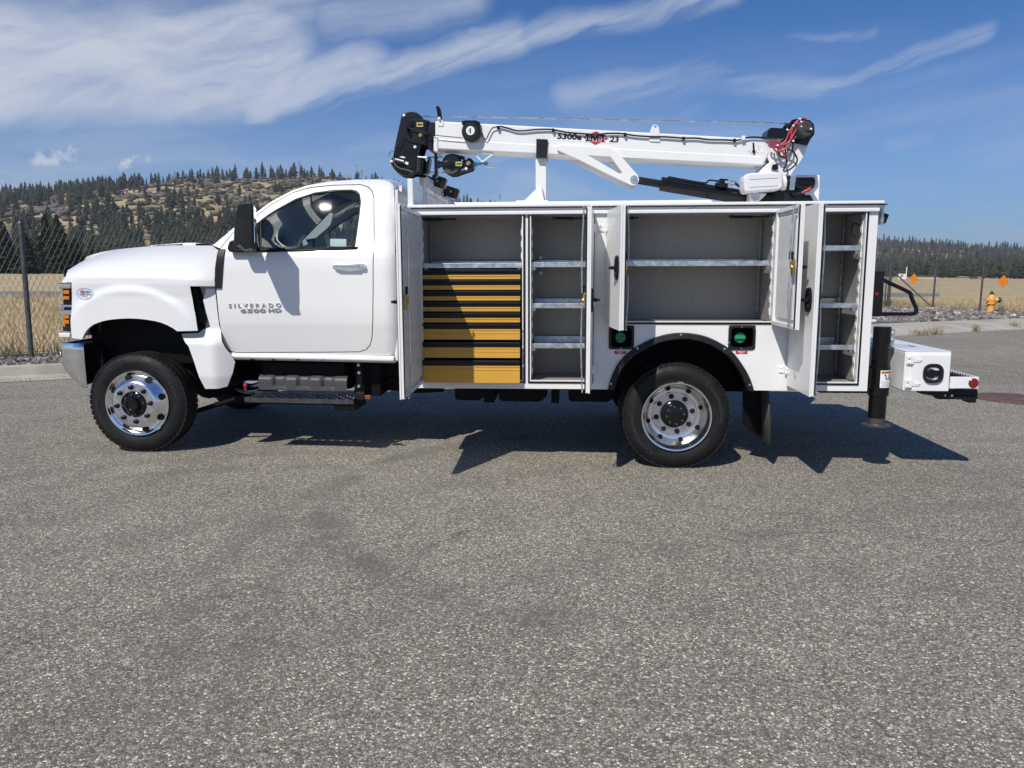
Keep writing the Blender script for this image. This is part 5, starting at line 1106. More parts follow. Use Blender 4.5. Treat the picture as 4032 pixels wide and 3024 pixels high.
sheet('lifting_lug', lug, lambda x, z: YN-.009, WHITE2, boom, holes=[[(x, z) for x, z in PR(circ(2581, 499, 5.5, 12), YN-.006)]], tf=BT, solid=.014, bevel=.002)
ai = MB(BT).add([(x, YN-.0012, z) for x, z in PR([(2957, 594), (3002, 566), (3004, 601), (2945, 600)], YN)], [(0, 1, 2, 3)]).build('angle_decal', DECW, boom, smooth=False)
q = MB(BT)
for k in range(6): a = math.radians(-150+25*k+20); c_ = PB(2966, 575, YN-.003); q.tube([(c_[0]+.035*math.cos(a), YN-.003, c_[2]+.035*math.sin(a)), (c_[0]+.055*math.cos(a), YN-.003, c_[2]+.055*math.sin(a))], .0014, 4)
q.build('angle_marks', DECG, ai)
MB(BT).prism(PR([(2963, 562), (2969, 562), (2971, 590), (2975, 596), (2968, 606), (2961, 596), (2964, 590)], YN-.008), YN-.012, YN-.006).build('angle_pointer', BLACK, boom)
MB(BT).box(*sorted([LB(2917, 538, YN)[0], LB(2931, 538, YN)[0]]), YN-.03, YN-.015, LB(2920, 553, YN)[1], LB(2920, 537, YN)[1]).build('loom_tag', DECW, boom)
# turret
tu = MB(BT)
T1 = PR([(3016, 549), (3177, 578), (3172, 600), (3152, 636), (3128, 668), (3108, 700), (3104, 745), (3060, 745), (3050, 690), (3030, 640), (3012, 600)], YN+.01)
tu.prism(T1, YN+.006, YN+.022).prism(T1, YF-.022, YF-.006).prism(PR([(3100, 560), (3170, 576), (3105, 690), (3070, 690)], YN+.01), YN+.03, YF-.03)
tuo = tu.build('crane_turret', WHITE2, TRUCK, .004)
MB(BT).prism(PR([(3046, 628), (3066, 655), (3030, 690), (3040, 700), (2990, 690), (2985, 683), (3010, 655)], YN), YN-.004, YF+.004).build('turret_arm', WHITE2, tuo, .006)
MB(BT).prism(PR([(2953, 762), (3020, 762), (2990, 792), (2950, 796)], YN-.02), YN-.03, YF+.03).build('turret_knuckle', WHITE2, tuo, .006)
p = PB(2974, 774, YN-.03); MB(BT).cyl((p[0], YN-.03, p[2]), (p[0], YN-.045, p[2]), .031, .030, 28).build('knuckle_pin', ALUB, tuo)
MB(BT).cyl((LB(3085, 790, .29)[0], .29, 1.95), (LB(3085, 790, .29)[0], .29, LB(3085, 745, .29)[1]), .15, .15, 40).build('crane_pedestal', BLACKS, TRUCK, .004)
MB(BT).prism(PR([(2998, 770), (3190, 768), (3202, 792), (2985, 794)], .2), .18, .44).build('pedestal_cover', BLACKS, TRUCK, .01)
q = MB(BT).prism(PR([(3040, 650), (3058, 645), (3064, 665), (3050, 672), (3037, 668)], YN-.01), YN-.03, YN+.006); q.build('turret_switch', BLACK, tuo, .003)
res = MB(BT).prism([tuple(p) for p in PR([(2936, 688), (2950, 684), (3040, 679), (3068, 682), (3077, 692), (3079, 735), (3070, 748), (3055, 752), (2935, 762), (2924, 755), (2922, 700)], YN-.05)], YN-.10, YN+.06).build('hydraulic_reservoir', RESV, TRUCK, .018, seg=4)
q = MB(BT)
for y0 in (705, 736): q.prism(PR([(2952, y0), (3064, y0-6), (3064, y0-4), (2952, y0+2.4)], YN-.10), YN-.103, YN-.098)
q.build('reservoir_rib', DECG, res, .001)
a_, b_ = PB(3074, 722, YN-.02), PB(3092, 721, YN-.02); MB(BT).cyl(a_, b_, .052, .052, 28).build('reservoir_neck', RESV, res, .005)
MB(BT).cyl(PB(3091, 721, YN-.02), PB(3108, 720, YN-.02), .045).box(*sorted([LB(3094, 700, YN)[0], LB(3106, 700, YN)[0]]), YN-.06, YN+.05, LB(3100, 748, YN)[1], LB(3100, 694, YN)[1]).build('pump_body', BLACKS, res, .004)
MB(BT).prism(PR([(3113, 690), (3135, 689), (3128, 748), (3108, 748)], YN-.07), YN-.075, YN+.03).build('pump_bracket', ALUB, res, .003)
MB(BT).cyl(PB(3133, 722, YN-.02), PB(3201, 721, YN-.02), .042, .042, 32).cyl(PB(3199, 721, YN-.02), PB(3204, 721, YN-.02), .038, .034, 32).build('pump_motor', BLACK, res, ang=30)
q = MB(BT).tube(curve([PB(*z_, YN-.08) for z_ in ((3120, 764), (3140, 762), (3155, 758))], 4), .008, 8); q.build('motor_lead', BLACKM, res)
MB(BT).cyl(PB(3155, 760, YN-.08), PB(3180, 749, YN-.08), .006, .013, 12).cyl(PB(3178, 751, YN-.08), PB(3192, 742, YN-.08), .015, .013, 12).build('terminal_boot', REDC, res)
MB(BT).prism(PR([(3050, 690), (3228, 690), (3223, 796), (3050, 796)], .50), .49, .505).build('splash_panel', WHITE2, TRUCK, .006)
# winch
wi = MB(BT).prism(PR([(3022, 545), (3016, 541), (3021, 512), (3032, 505), (3100, 509), (3098, 548)], YN-.02), YN-.05, YN+.12).build('winch', BLACK, boom, .005)
MB(BT).prism(PR([(3098, 500), (3115, 474), (3130, 470), (3185, 474), (3202, 490), (3205, 520), (3203, 532), (3190, 548), (3174, 578), (3098, 562)], YN+.05), YN+.03, YN+.05).build('winch_plate', BLACK, boom, .004)
MB(BT).prism(PR([(3098, 500), (3115, 474), (3130, 470), (3185, 474), (3202, 490), (3205, 520), (3174, 578), (3098, 562)], YN+.05), YF-.03, YF-.01).build('winch_plate', BLACK, boom, .004)
mc = PB(3176, 506, YN-.10); mb_ = Vector(mc)+Vector((-.055, .2, -.012))
MB(BT).cyl(mc, mb_, .053, .053, 40).build('winch_motor', GREYP, boom, .004)
dv = (Vector(mc)-mb_).normalized()
q = MB(BT).cyl(Vector(mc), Vector(mc)+dv*.008, .020, .018, 20)
for k in range(3): a = math.radians(90+120*k); q.obox(Vector(mc)+dv*.004+Vector((.033*math.cos(a), 0, .033*math.sin(a))), Matrix.Rotation(-a, 3, 'Y'), .016, .004, .004)
q.build('motor_cap', GREYP, boom, .002)
bolts('motor_bolts', ((3154, 499), (3193, 508)), YN-.105, .0055, DECW, boom)
MB(BT).prism(PR([(3098, 560), (3180, 575), (3176, 582), (3098, 567)], YN), YN-.01, YF).build('winch_base', ZINC, boom, .002)
C8 = lambda x, y, d=.06: PB(2900+x/4.1475, 420+y/4.1475, YN-d)
for l in ([(1140, 205), (1060, 195), (960, 270), (860, 420), (800, 560), (680, 650), (590, 655), (545, 600), (550, 545)], [(1115, 240), (1020, 290), (960, 400), (880, 540), (820, 600), (740, 635), (690, 600), (680, 560)], [(1010, 262), (930, 310), (905, 400), (885, 500), (860, 600), (780, 700), (680, 735), (610, 690), (592, 560)], [(635, 545), (670, 640), (740, 720), (790, 800), (800, 820)]):
    MB(BT).tube(curve([C8(*p) for p in l], 5), .0068, 8).build('red_cable', REDC, boom)
for l in ([(690, 560), (680, 680), (700, 790), (780, 820), (860, 770), (915, 680), (920, 560)], [(800, 820), (820, 900), (800, 970), (760, 1050)], [(820, 700), (920, 730), (990, 850), (960, 950), (860, 1030), (770, 1060)], [(740, 560), (790, 660), (800, 760), (810, 830)], [(930, 540), (980, 490), (1040, 470)]):
    MB(BT).tube(curve([C8(*p, .05) for p in l], 5), .006, 8).build('black_cable', BLACKM, boom)
q = MB(BT)
for x, y in ((1035, 197), (1055, 245), (925, 312), (830, 375), (925, 560), (670, 630)): p = C8(x, y, .068); q.obox(p, Matrix.Rotation(.4, 3, 'Y'), .007, .004, .005)
q.build('cable_ties', DECW, boom)
# ================================================================ trees on the hills
def leafmat(name, c0, c1):
    m, G, b = nodemat(name); oi = G.n('ShaderNodeObjectInfo').outputs['Random']; at = G.n('ShaderNodeAttribute'); at.attribute_name = 'tint'
    co = G.n('ShaderNodeTexCoord').outputs['Object']
    f = G.m('FRACT', G.m('ADD', oi, at.outputs['Fac'])); c = G.mix(f, c0, c1); c = G.mix(1., c, G.ramp(G.noise(co, 1.4, 4, .7), [(.3, .6), (.7, 1.35)]), 'MULTIPLY')
    G.put(b.inputs['Base Color'], c); b.inputs['Roughness'].default_value = .85; b.inputs['Specular IOR Level'].default_value = .15; return m
PINE = leafmat('pine_needles', (.026, .036, .019), (.075, .076, .042)); DEADP = leafmat('dead_pine', (.085, .066, .056), (.12, .095, .078)); SPRUCE = leafmat('spruce_needles', (.022, .036, .018), (.042, .055, .026))
BARK = mat('pine_bark', (.10, .06, .04), .95)
def pine_template(seed, dead=False):
    """a pine 1 unit tall: trunk plus drooping, uneven boughs"""
    r = random.Random(seed); V = []; Fc = []
    def tri(a, b_, c): k = len(V); V.extend((a, b_, c)); Fc.append((k, k+1, k+2))
    for k in range(3): a0, a1 = 2*math.pi*k/3, 2*math.pi*(k+1)/3; tri((.018*math.cos(a0), .018*math.sin(a0), 0), (.018*math.cos(a1), .018*math.sin(a1), 0), (0, 0, .85))
    nl = 10; wid = r.uniform(.19, .27); bare = r.uniform(.06, .2); lean = r.uniform(-.02, .02)
    for i in range(nl):
        t = i/(nl-1); z = bare+(1-bare)*t*.97; w = wid*((1-t)**.65)*(.55+.6*min(1, t/.3))*r.uniform(.75, 1.2)+.012
        nb = 7 if not dead else 4; ph = r.uniform(0, 6.28)
        for k in range(nb):
            a = ph+2*math.pi*k/nb+r.uniform(-.3, .3); l = w*r.uniform(.65, 1.2); h = (1-bare)/nl*r.uniform(.8, 1.5); da = .5*r.uniform(.7, 1.3) if not dead else .2
            zz = z+r.uniform(-.02, .02); tip = (l*math.cos(a), l*math.sin(a), zz-h*.35)
            c0 = (lean*t, 0, zz+h); s0 = (l*.62*math.cos(a+da), l*.62*math.sin(a+da), zz-h*.25); s1 = (l*.62*math.cos(a-da), l*.62*math.sin(a-da), zz-h*.25)
            tri(c0, s0, tip); tri(c0, tip, s1); tri((0, 0, zz-h*.1), tip, s0)
    tri((-.012, 0, .9), (.012, 0, .9), (lean, 0, 1.0)); tri((0, -.012, .9), (0, .012, .9), (lean, 0, 1.0))
    return np.array(V), np.array(Fc)
TPL = [pine_template(s) for s in range(8)]; TPD = [pine_template(40+s, True) for s in range(3)]
def merge(name, inst, tpls, m):
    vs, fs, ti = [], [], []; base = 0
    for (x, y, z, h, w, a, k, tnt) in inst:
        V, Fc = tpls[k]; c, s = math.cos(a), math.sin(a)
        vs.append(np.stack([x+h*w*(V[:, 0]*c-V[:, 1]*s), y+h*w*(V[:, 0]*s+V[:, 1]*c), z+h*V[:, 2]], 1)); fs.append(Fc+base); base += len(V); ti.append(np.full(len(V), tnt))
    vs = np.concatenate(vs); fs = np.concatenate(fs); me = bpy.data.meshes.new(name)
    me.vertices.add(len(vs)); me.vertices.foreach_set('co', vs.ravel()); me.loops.add(fs.size); me.loops.foreach_set('vertex_index', fs.ravel())
    me.polygons.add(len(fs)); me.polygons.foreach_set('loop_start', np.arange(0, fs.size, 3)); me.polygons.foreach_set('loop_total', np.full(len(fs), 3))
    at = me.attributes.new('tint', 'FLOAT', 'POINT'); at.data.foreach_set('value', np.concatenate(ti)); me.update(); me.validate()
    return put(name, me, m)
rr = random.Random(3); live = []; dead = []
def dens(a, t):
    n = mnoise.fractal(Vector((a*22, t*5, 1.3)), 1., 2., 4)
    if a > .18: return 1.
    zf = .25*t+.75*(t*t*(3-2*t)); e = .38+.34*n+(.08 if a < -.5 else 0)
    base = (.85 if n > -.12 else .5) if zf < e-.06 else (.4 if zf < e+.04 else .06)
    if a < -.44 and zf > .84: base = 1. if zf > .88 else .5
    return base
for i in range(15000):
    a = rr.uniform(-.72, .78); t = rr.random()**.85; R = R_of(a); r = R*(.40+.6*t)
    if rr.random() > dens(a, t): continue
    if a > -.02 and a < .36 and rr.random() < .6: continue
    x, y = r*math.sin(a), r*math.cos(a); z = hill_z(a, r)-.4; h = rr.triangular(4.5, 14.5, 8.5); e = (x, y, z, h, rr.uniform(.8, 1.5), rr.uniform(0, 6.28))
    if a > .3 and t > .2 and rr.random() < .62*(1 if a < .52 else .6): dead.append(e+(rr.randrange(3), rr.random()))
    elif rr.random() < .04: dead.append(e+(rr.randrange(3), rr.random()))
    else: live.append(e+(rr.randrange(8), rr.random()))
struct(merge('pine_forest', live, TPL, PINE), 'stuff')['label'] = 'dark pine forest covering the hillsides'
struct(merge('dead_pine_forest', dead, TPD, DEADP), 'stuff')['label'] = 'brown dead pines among the forest on the hillsides'
# shrubs and boulders on the open slope
def lump(seed):
    r = random.Random(seed); bm = bmesh.new(); bmesh.ops.create_icosphere(bm, subdivisions=1, radius=1)
    V = np.array([[c*r.uniform(.7, 1.25) for c in v.co] for v in bm.verts]); V[:, 2] = V[:, 2]*.7+.3; Fc = np.array([[v.index for v in f.verts] for f in bm.faces]); bm.free(); return V, Fc
LMP = [lump(s) for s in range(6)]; sh, rk = [], []
for i in range(2600):
    a = rr.uniform(-.68, .05); t = rr.uniform(.45, 1.0); R = R_of(a); r = R*(.40+.6*t); x, y = r*math.sin(a), r*math.cos(a); z = hill_z(a, r)
    n = mnoise.fractal(Vector((x*.02, y*.02, 5)), 1., 2., 4)
    (rk if n > .08 else sh).append((x, y, z, rr.uniform(.8, 2.8)*(1.3 if n > .08 else 1), rr.uniform(.8, 1.7), rr.uniform(0, 6.28), rr.randrange(6), rr.random()))
struct(merge('hillside_scrub', sh, LMP, leafmat('scrub', (.06, .062, .032), (.12, .105, .055))), 'stuff')['label'] = 'low scrub bushes scattered on the dry hillside'
struct(merge('rock_outcrops', rk, LMP, mat('basalt', (.12, .10, .085), .95, var=.35, vscale=.5)), 'stuff')['label'] = 'brown rock outcrops on the open hillside'
# pines standing singly along the ridge
meshes = []
for k, (V, Fc) in enumerate(TPL):
    me = bpy.data.meshes.new('pine_tree'); me.from_pydata(V.tolist(), [], Fc.tolist()); me.materials.append(PINE); meshes.append(me)
RT = [(x, rr.uniform(34, 62)) for x in np.linspace(-20, 560, 74)]+[(x, rr.uniform(30, 52)) for x in (575, 590, 608, 622, 640, 655, 671, 690, 712, 730, 742, 760, 768)]+[(790, 40), (803, 45), (815, 38), (833, 44), (850, 50), (868, 58), (882, 48), (905, 40), (915, 46), (933, 62), (1014, 42), (1026, 30), (1045, 62), (1057, 34), (1071, 50), (1085, 36), (1098, 44), (1114, 52), (1136, 36), (1150, 46), (1166, 60), (1195, 48), (1205, 40), (1232, 46), (1285, 22), (1300, 26), (1470, 44), (1485, 52), (1494, 40), (1504, 38), (1560, 36), (1575, 40), (1590, 34), (1600, 30)]+[(x, rr.uniform(26, 44)) for x in (1770, 1782, 1790, 1801, 1812, 1824, 1836, 1848, 1856, 1882, 1898, 1905, 1930, 1952, 1985, 2010)]+[(x, rr.uniform(22, 40)) for x in np.linspace(3440, 4060, 60)]
for px, hp in RT:
    px += rr.uniform(-4, 4); d = ray(px, 900); a = math.atan2(d[0], d[1]); R = R_of(a)*(1.0 if hp > 50 else rr.uniform(.97, 1.0)); k = rr.randrange(8)
    o = put('pine_tree', meshes[k], None); z = hill_z(a, R)-.3; o.location = (R*math.sin(a), R*math.cos(a), z); h = hp/F*R*1.12; w = rr.uniform(.85, 1.2); o.scale = (h*w, h*w, h); o.rotation_euler = (0, 0, rr.uniform(0, 6.28))
    if px < 1700: thing('', 'small dark pine standing on the skyline of the high dry ridge', 'tree', 'pines along the high ridge', o=o)
    elif px < 2500: thing('', 'small dark pine peeking over the white roof rail behind the crane', 'tree', 'pines behind the crane', o=o)
    else: thing('', 'small pine on the skyline of the low forested ridge beyond the airfield', 'tree', 'pines along the low ridge', o=o)
# big spruces standing beyond the field
def spruce(px, top, base_y, D, label, seed, wid=.30):
    r = random.Random(seed); d = ray(px, base_y); p = np.array([0, 0, HC])+d*(D/math.hypot(d[0], d[1])); z0 = .1; zt_ = HC+ray(px, top)[2]*D/math.hypot(*ray(px, top)[:2]); H_ = zt_-z0
    root = thing('spruce_tree', label, 'tree', 'spruces beyond the dry field', loc=(float(p[0]), float(p[1]), z0))
    MB().cyl((0, 0, 0), (0, 0, H_*.95), .03*H_*.5, .02, 8).build('trunk', BARK, root)
    V, Fc = [], []
    def tri(*t): k = len(V); V.extend(t); Fc.append((k, k+1, k+2))
    for i in range(900):
        t = r.random()**.75; z = H_*(.03+.95*t); R_ = wid*H_*(1-t)**.8*(.7+.3*math.sin(i*.7)+.25*r.random())+.08; a = r.uniform(0, 6.28); l = R_*r.uniform(.5, 1.05); dr_ = -.18*l
        u = np.array([math.cos(a), math.sin(a)]); v = np.array([-u[1], u[0]]); q = l*.16+.10
        p0 = u*l*.25; p1 = u*l; m1 = u*l*.7+v*q; m2 = u*l*.7-v*q
        tri((p0[0], p0[1], z), (m1[0], m1[1], z+dr_*.5-.1), (p1[0], p1[1], z+dr_)); tri((p0[0], p0[1], z), (p1[0], p1[1], z+dr_), (m2[0], m2[1], z+dr_*.5-.1))
        for s in (.45, .75):
            c = u*l*s; e = u*l*(s+.18)+v*q*r.uniform(-2, 2); tri((c[0], c[1], z+dr_*s+.06), (e[0], e[1], z+dr_*s-.35*r.random()), (e[0]+.12, e[1], z+dr_*s+.18))
    me = bpy.data.meshes.new('crown'); me.from_pydata(V, [], Fc); put('crown', me, SPRUCE, root)
for k, (px, top, D, lab_, w_) in enumerate(((-60, 800, 170, 'tall spruce beyond the field rising past the left fence run', .30), (20, 868, 165, 'dark rounded spruce behind the near fence post', .36), (105, 915, 160, 'short dense spruce directly behind the near fence post', .45), (190, 838, 175, 'tall pointed twin-topped spruce beyond the near fence', .26), (236, 842, 168, 'broad dark spruce with drooping boughs above the bonnet front', .30), (300, 935, 172, 'low bushy spruce just ahead of the bonnet', .42), (360, 968, 180, 'squat dark spruce showing over the bonnet edge', .5), (430, 985, 185, 'squat spruce behind the bonnet and fence top', .5))):
    spruce(px, top, 1066, D, lab_, k, w_)
# lower hedge of dark shrubs along the far edge of the field
hd = []
for i in range(360):
    px = rr.uniform(-300, 900) if i < 360 else rr.uniform(3300, 4400); D = rr.uniform(178, 230) if i < 360 else rr.uniform(330, 420); d = ray(px, 1066); q = D/math.hypot(d[0], d[1]); hd.append((d[0]*q, d[1]*q, .0, rr.uniform(1.6, 4.2)*(1 if i < 360 else 1.6), rr.uniform(.8, 1.5), rr.uniform(0, 6.28), rr.randrange(6), rr.random()))
fb_ = []
for i in range(700):
    px = rr.uniform(3300, 4500); D = rr.uniform(340, 520); d = ray(px, 1066); q = D/math.hypot(d[0], d[1]); fb_.append((d[0]*q, d[1]*q, .0, rr.uniform(3, 8)*(1 if D < 430 else 1.3), rr.uniform(1., 1.6), rr.uniform(0, 6.28), rr.randrange(8), rr.random()))
struct(merge('tree_belt', fb_, TPL, PINE), 'stuff')['label'] = 'belt of low dark trees along the far edge of the airfield'
struct(merge('shrub_belt', hd, LMP, leafmat('dark_shrub', (.022, .034, .017), (.06, .065, .032))), 'stuff')['label'] = 'belt of dark shrubs along the far edge of the field'

# ================================================================ poles and pylons on the ridge, buildings
def ridge_pos(px, k=.985): d = ray(px, 900); a = math.atan2(d[0], d[1]); R = R_of(a)*k; return (R*math.sin(a), R*math.cos(a), hill_z(a, R)-.5), R, a
def upole(px, top, arms, label, group=None, m=POLE):
    (x, y, z), R, a = ridge_pos(px); zt_ = HC+ray(px, top)[2]/math.hypot(*ray(px, top)[:2])*R; h = zt_-z
    o = thing('utility_pole', label, 'pole', group, loc=(x, y, z), rz=-a); MB().cyl((0, 0, 0), (0, 0, h), .32, .2, 6).build('post', m, o)
    for k in range(arms): MB().box(-2.0+.5*(k == 0), 2.0-.5*(k == 0), -.12, .12, h-1.2-2.2*k, h-.9-2.2*k).build('crossarm', m, o)
upole(700, 674, 3, 'wooden utility pole with crossarms at the edge of the ridge pines'); upole(1187, 633, 3, 'tallest wooden utility pole standing on the bare ridge above the cab'); upole(1428, 668, 3, 'wooden utility pole beside the lattice tower on the ridge'); upole(1085, 690, 1, 'short wooden pole among the ridge pines above the mirror')
upole(1968, 762, 3, 'wooden utility pole peeking over the roof rail beside the boom support'); upole(1556, 702, 2, 'wooden utility pole on the ridge just behind the cab roof')
for px, top in ((853, 674), (866, 678), (1218, 676), (1292, 678), (1303, 676), (1322, 680), (1333, 682), (1356, 684), (1363, 681), (1373, 684), (1402, 682), (1440, 690), (1452, 694)): upole(px, top, 0, 'thin bare pole in the row of far poles on the bare ridge', 'thin poles on the ridge', STEELFAR)
for px, top, lab_ in ((741, 682, 'two-legged power pylon behind the ridge pines'), (1001, 676, 'two-legged power pylon at the left end of the bare ridge'), (1265, 671, 'two-legged power pylon near the middle of the bare ridge'), (1382, 690, 'low two-legged power pylon next to the lattice tower')):
    (x, y, z), R, a = ridge_pos(px); h = HC+ray(px, top)[2]/math.hypot(*ray(px, top)[:2])*R-z; o = thing('power_pylon', lab_, 'pylon', loc=(x, y, z), rz=-a)
    for s in (-1.6, 1.6): MB().cyl((s, 0, 0), (s, 0, h), .25, .2, 6).build('leg', STEELFAR, o)
    MB().box(-2.6, 2.6, -.15, .15, h-1.2, h-.8).build('crossarm', STEELFAR, o)
(x, y, z), R, a = ridge_pos(1409); h = HC+ray(1409, 651)[2]/math.hypot(*ray(1409, 651)[:2])*R-z; o = thing('lattice_tower', 'tall steel lattice tower on the bare ridge', 'tower', loc=(x, y, z), rz=-a)
for sx, sy in ((-1, -1), (1, -1), (1, 1), (-1, 1)): MB().cyl((sx*1.9, sy*1.9, 0), (sx*.6, sy*.6, h), .16, .12, 5).build('leg', STEELFAR, o)
q = MB()
for k in range(8):
    z0, z1 = h*k/8, h*(k+1)/8; w0, w1 = 1.9-1.3*k/8, 1.9-1.3*(k+1)/8
    for s in (-1, 1): q.cyl((-w0*s, -w0, z0), (w1*s, -w1, z1), .09, .09, 4)
q.build('bracing', STEELFAR, o); MB().box(-2.2, 2.2, -.6, .6, h-.5, h).build('platform', STEELFAR, o)
def at(px, py, D): d = ray(px, py); q = D/math.hypot(d[0], d[1]); return float(d[0]*q), float(d[1]*q), HC+float(d[2]*q), math.atan2(d[0], d[1])
FW = mat('far_white', (.75, .74, .74), .7); FR = mat('far_red', (.45, .10, .08), .7); FB = mat('far_brown_roof', (.13, .06, .05), .8); FD_ = mat('far_dark', (.04, .045, .06), .7); FG = mat('far_tan', (.30, .26, .19), .8); FO = mat('far_rust', (.38, .16, .08), .8)
def far_box(name, cat, label, px0, px1, top, D, m, depth=5., roof=None, rh=.4):
    x0, y0, z1, a = at((px0+px1)/2, top, D); w = abs(px1-px0)/F*D; o = thing(name, label, cat, loc=(x0, y0, .1), rz=-a); h = max(.8, z1-.1)
    MB().box(-w/2, w/2, 0, depth, 0, h*(1-rh if roof else 1)).build('wall', m, o)
    if roof: MB().prism([(-w/2-.2, h*(1-rh)), (w/2+.2, h*(1-rh)), (w/2-.3, h), (-w/2+.3, h)], -.2, depth+.2).build('roof', roof, o)
    return o, w, h
o, w, h = far_box('billboard', 'billboard', 'white far billboard with red figures at the airfield edge', 3541, 3567, 1078, 240, FW, .4)
MB().box(-.45, -.05, -.03, -.005, .3, h*.85).box(.0, .25, -.03, -.005, .8, h*.9).build('red_print', FR, o); MB().box(w/2-.25, w/2, -.1, .1, 0, h+1.9).build('mast', FW, o); MB().box(-.6, .8, .1, .2, h+.5, h+.8).box(-.1, 0, .1, .2, h, h+1.4).build('antenna', FD_, o)
o, w, h = far_box('airfield_shed', 'building', 'long low white airfield building with dark red roof', 3612, 3682, 1085, 300, FW, 6., FB, .55)
o, w, h = far_box('airfield_shed', 'building', 'low tan shed beyond the field', 3776, 3809, 1094, 300, FG, 4., FG, .3)
o, w, h = far_box('container', 'container', 'dark container beyond the field', 3821, 3836, 1096, 300, FD_, 3.); o, w, h = far_box('container', 'container', 'small dark container beside the rust-coloured container', 3839, 3848, 1094, 300, FD_, 3.); o, w, h = far_box('container', 'container', 'rust-coloured container beyond the field', 3850, 3868, 1093, 300, FO, 3.)
x, y, z, a = at(386, 935, 420); zz = hill_z(a, 420); o = thing('house', 'dark house with pale gable among the trees on the slope', 'house', loc=(x, y, min(z-1.5, 30)), rz=-a); 
MB().box(-2.0, 2.0, 0, 5, -6, 2.6).build('wall', FD_, o); MB().prism([(-2.4, 2.6), (2.4, 2.6), (0.2, 4.0)], -.4, 5.4).build('roof', FG, o); MB().box(.5, 1.3, -.06, -.01, .6, 1.8).build('window', FW, o)

# ================================================================ chain-link fence
FZ = .12; FH = 1.93
def post(par, p, h, r, m=GALV, cap=True):
    b = MB().cyl((p[0], p[1], FZ-.3), (p[0], p[1], FZ+h), r, r, 12); o = b.build('post', m, par)
    q = MB().cyl((p[0], p[1], FZ+h), (p[0], p[1], FZ+h+.03), r*1.25, r*.9, 12).cyl((p[0], p[1], FZ+h+.02), (p[0], p[1], FZ+h+.11), r*.35, r*.3, 8); q.build('post_cap', GALV, o)
def link(par, A, B, h=FH, pitch=.085, r=.0028):
    A, B = np.array(A, float), np.array(B, float); Ln = np.linalg.norm(B-A); D = (B-A)/Ln; N = np.array([-D[1], D[0]]); nc = int(Ln/pitch); nr = int(h/pitch*1.0); b = MB(); vs = []; fs = []
    dz_ = h/nr
    for i in range(nc):                                # each strand zigzags down the fence, hooked to its neighbours
        path = []
        for j in range(nr+1):
            off = (i+(.5 if j % 2 else -.02)+(.0))*pitch
            q = A+D*off+N*(.004 if j % 2 else -.004); path.append((q[0], q[1], FZ+.05+dz_*j))
        k = len(vs)
        for p in path: vs += [(p[0]-D[0]*r, p[1]-D[1]*r, p[2]), (p[0]+D[0]*r*.5+N[0]*r, p[1]+D[1]*r*.5+N[1]*r, p[2]), (p[0]+D[0]*r*.5-N[0]*r, p[1]+D[1]*r*.5-N[1]*r, p[2]-r)]
        for j in range(nr):
            for e in range(3): fs.append((k+j*3+e, k+j*3+(e+1) % 3, k+(j+1)*3+(e+1) % 3, k+(j+1)*3+e))
        q = path[-1]; k = len(vs)                      # second strand half a pitch on, mirrored, closes the diamonds
        path2 = []
        for j in range(nr+1):
            off = (i+(.5 if j % 2 else 1.02))*pitch; qq = A+D*off+N*(-.004 if j % 2 else .004); path2.append((qq[0], qq[1], FZ+.05+dz_*j))
        for p in path2: vs += [(p[0]-D[0]*r, p[1]-D[1]*r, p[2]), (p[0]+D[0]*r*.5+N[0]*r, p[1]+D[1]*r*.5+N[1]*r, p[2]), (p[0]+D[0]*r*.5-N[0]*r, p[1]+D[1]*r*.5-N[1]*r, p[2]-r)]
        for j in range(nr):
            for e in range(3): fs.append((k+j*3+e, k+j*3+(e+1) % 3, k+(j+1)*3+(e+1) % 3, k+(j+1)*3+e))
        t0 = path[-1]                                  # twisted barb above the top wire
        for sgn in (-1, 1):
            k = len(vs); vs += [(t0[0]-r, t0[1], t0[2]), (t0[0]+r, t0[1], t0[2]), (t0[0]+D[0]*sgn*.012, t0[1]+D[1]*sgn*.012, t0[2]+.045)]; fs.append((k, k+1, k+2))
    me = bpy.data.meshes.new('chain_link'); me.from_pydata(vs, [], fs); put('chain_link', me, WIRE, par)
    MB().tube([(A[0], A[1], FZ+h-.02), (B[0], B[1], FZ+h-.02)], .0035, 6).build('tension_wire', GALV, par); MB().tube([(A[0], A[1], FZ+.06), (B[0], B[1], FZ+.06)], .003, 6).build('tension_wire', GALV, par)
f1 = thing('chain_link_fence', 'galvanised chain-link fence running along the gravel verge behind the truck', 'fence'); dist = float(np.linalg.norm(FC-FA))
ds = np.arange(-6.28, dist-1, 3.14)
for d in ds: p = fpt(d); post(f1, p, FH+.04, .037)
for d in np.arange(-6.28, dist-3, 6.28): link(f1, fpt(d)+np.array([-.03, .04]), fpt(min(d+6.28, dist))+np.array([-.03, .04]), pitch=.078 if d < 5 else .1)
f2 = thing('chain_link_fence', 'galvanised chain-link fence with orange diamond markers beside the hydrant', 'fence')
U2 = np.array([17.5-16.74, 28.97-30.81]); U2 = U2/np.linalg.norm(U2); P1 = np.array([16.74, 30.81]); CC = P1-U2*2.15
post(f2, CC, FH+.12, .07); post(f2, CC-FD*.35, FH+.05, .03)
for d in (0, 2.0, 4.6, 7.2, 9.8): p = P1+U2*d; post(f2, p, FH+.02, .036)
link(f2, CC, P1+U2*2.0, pitch=.085); link(f2, P1+U2*2.0, P1+U2*9.8, pitch=.085)
MB().cyl((CC[0], CC[1], FZ+FH*.80), (P1[0]-.1, P1[1], FZ+.12), .028, .028, 8).build('brace_rail', GALV, f2)
STONE = mat('pale_stone', (.62, .58, .54), .9, var=.15, vscale=4)
q = MB()
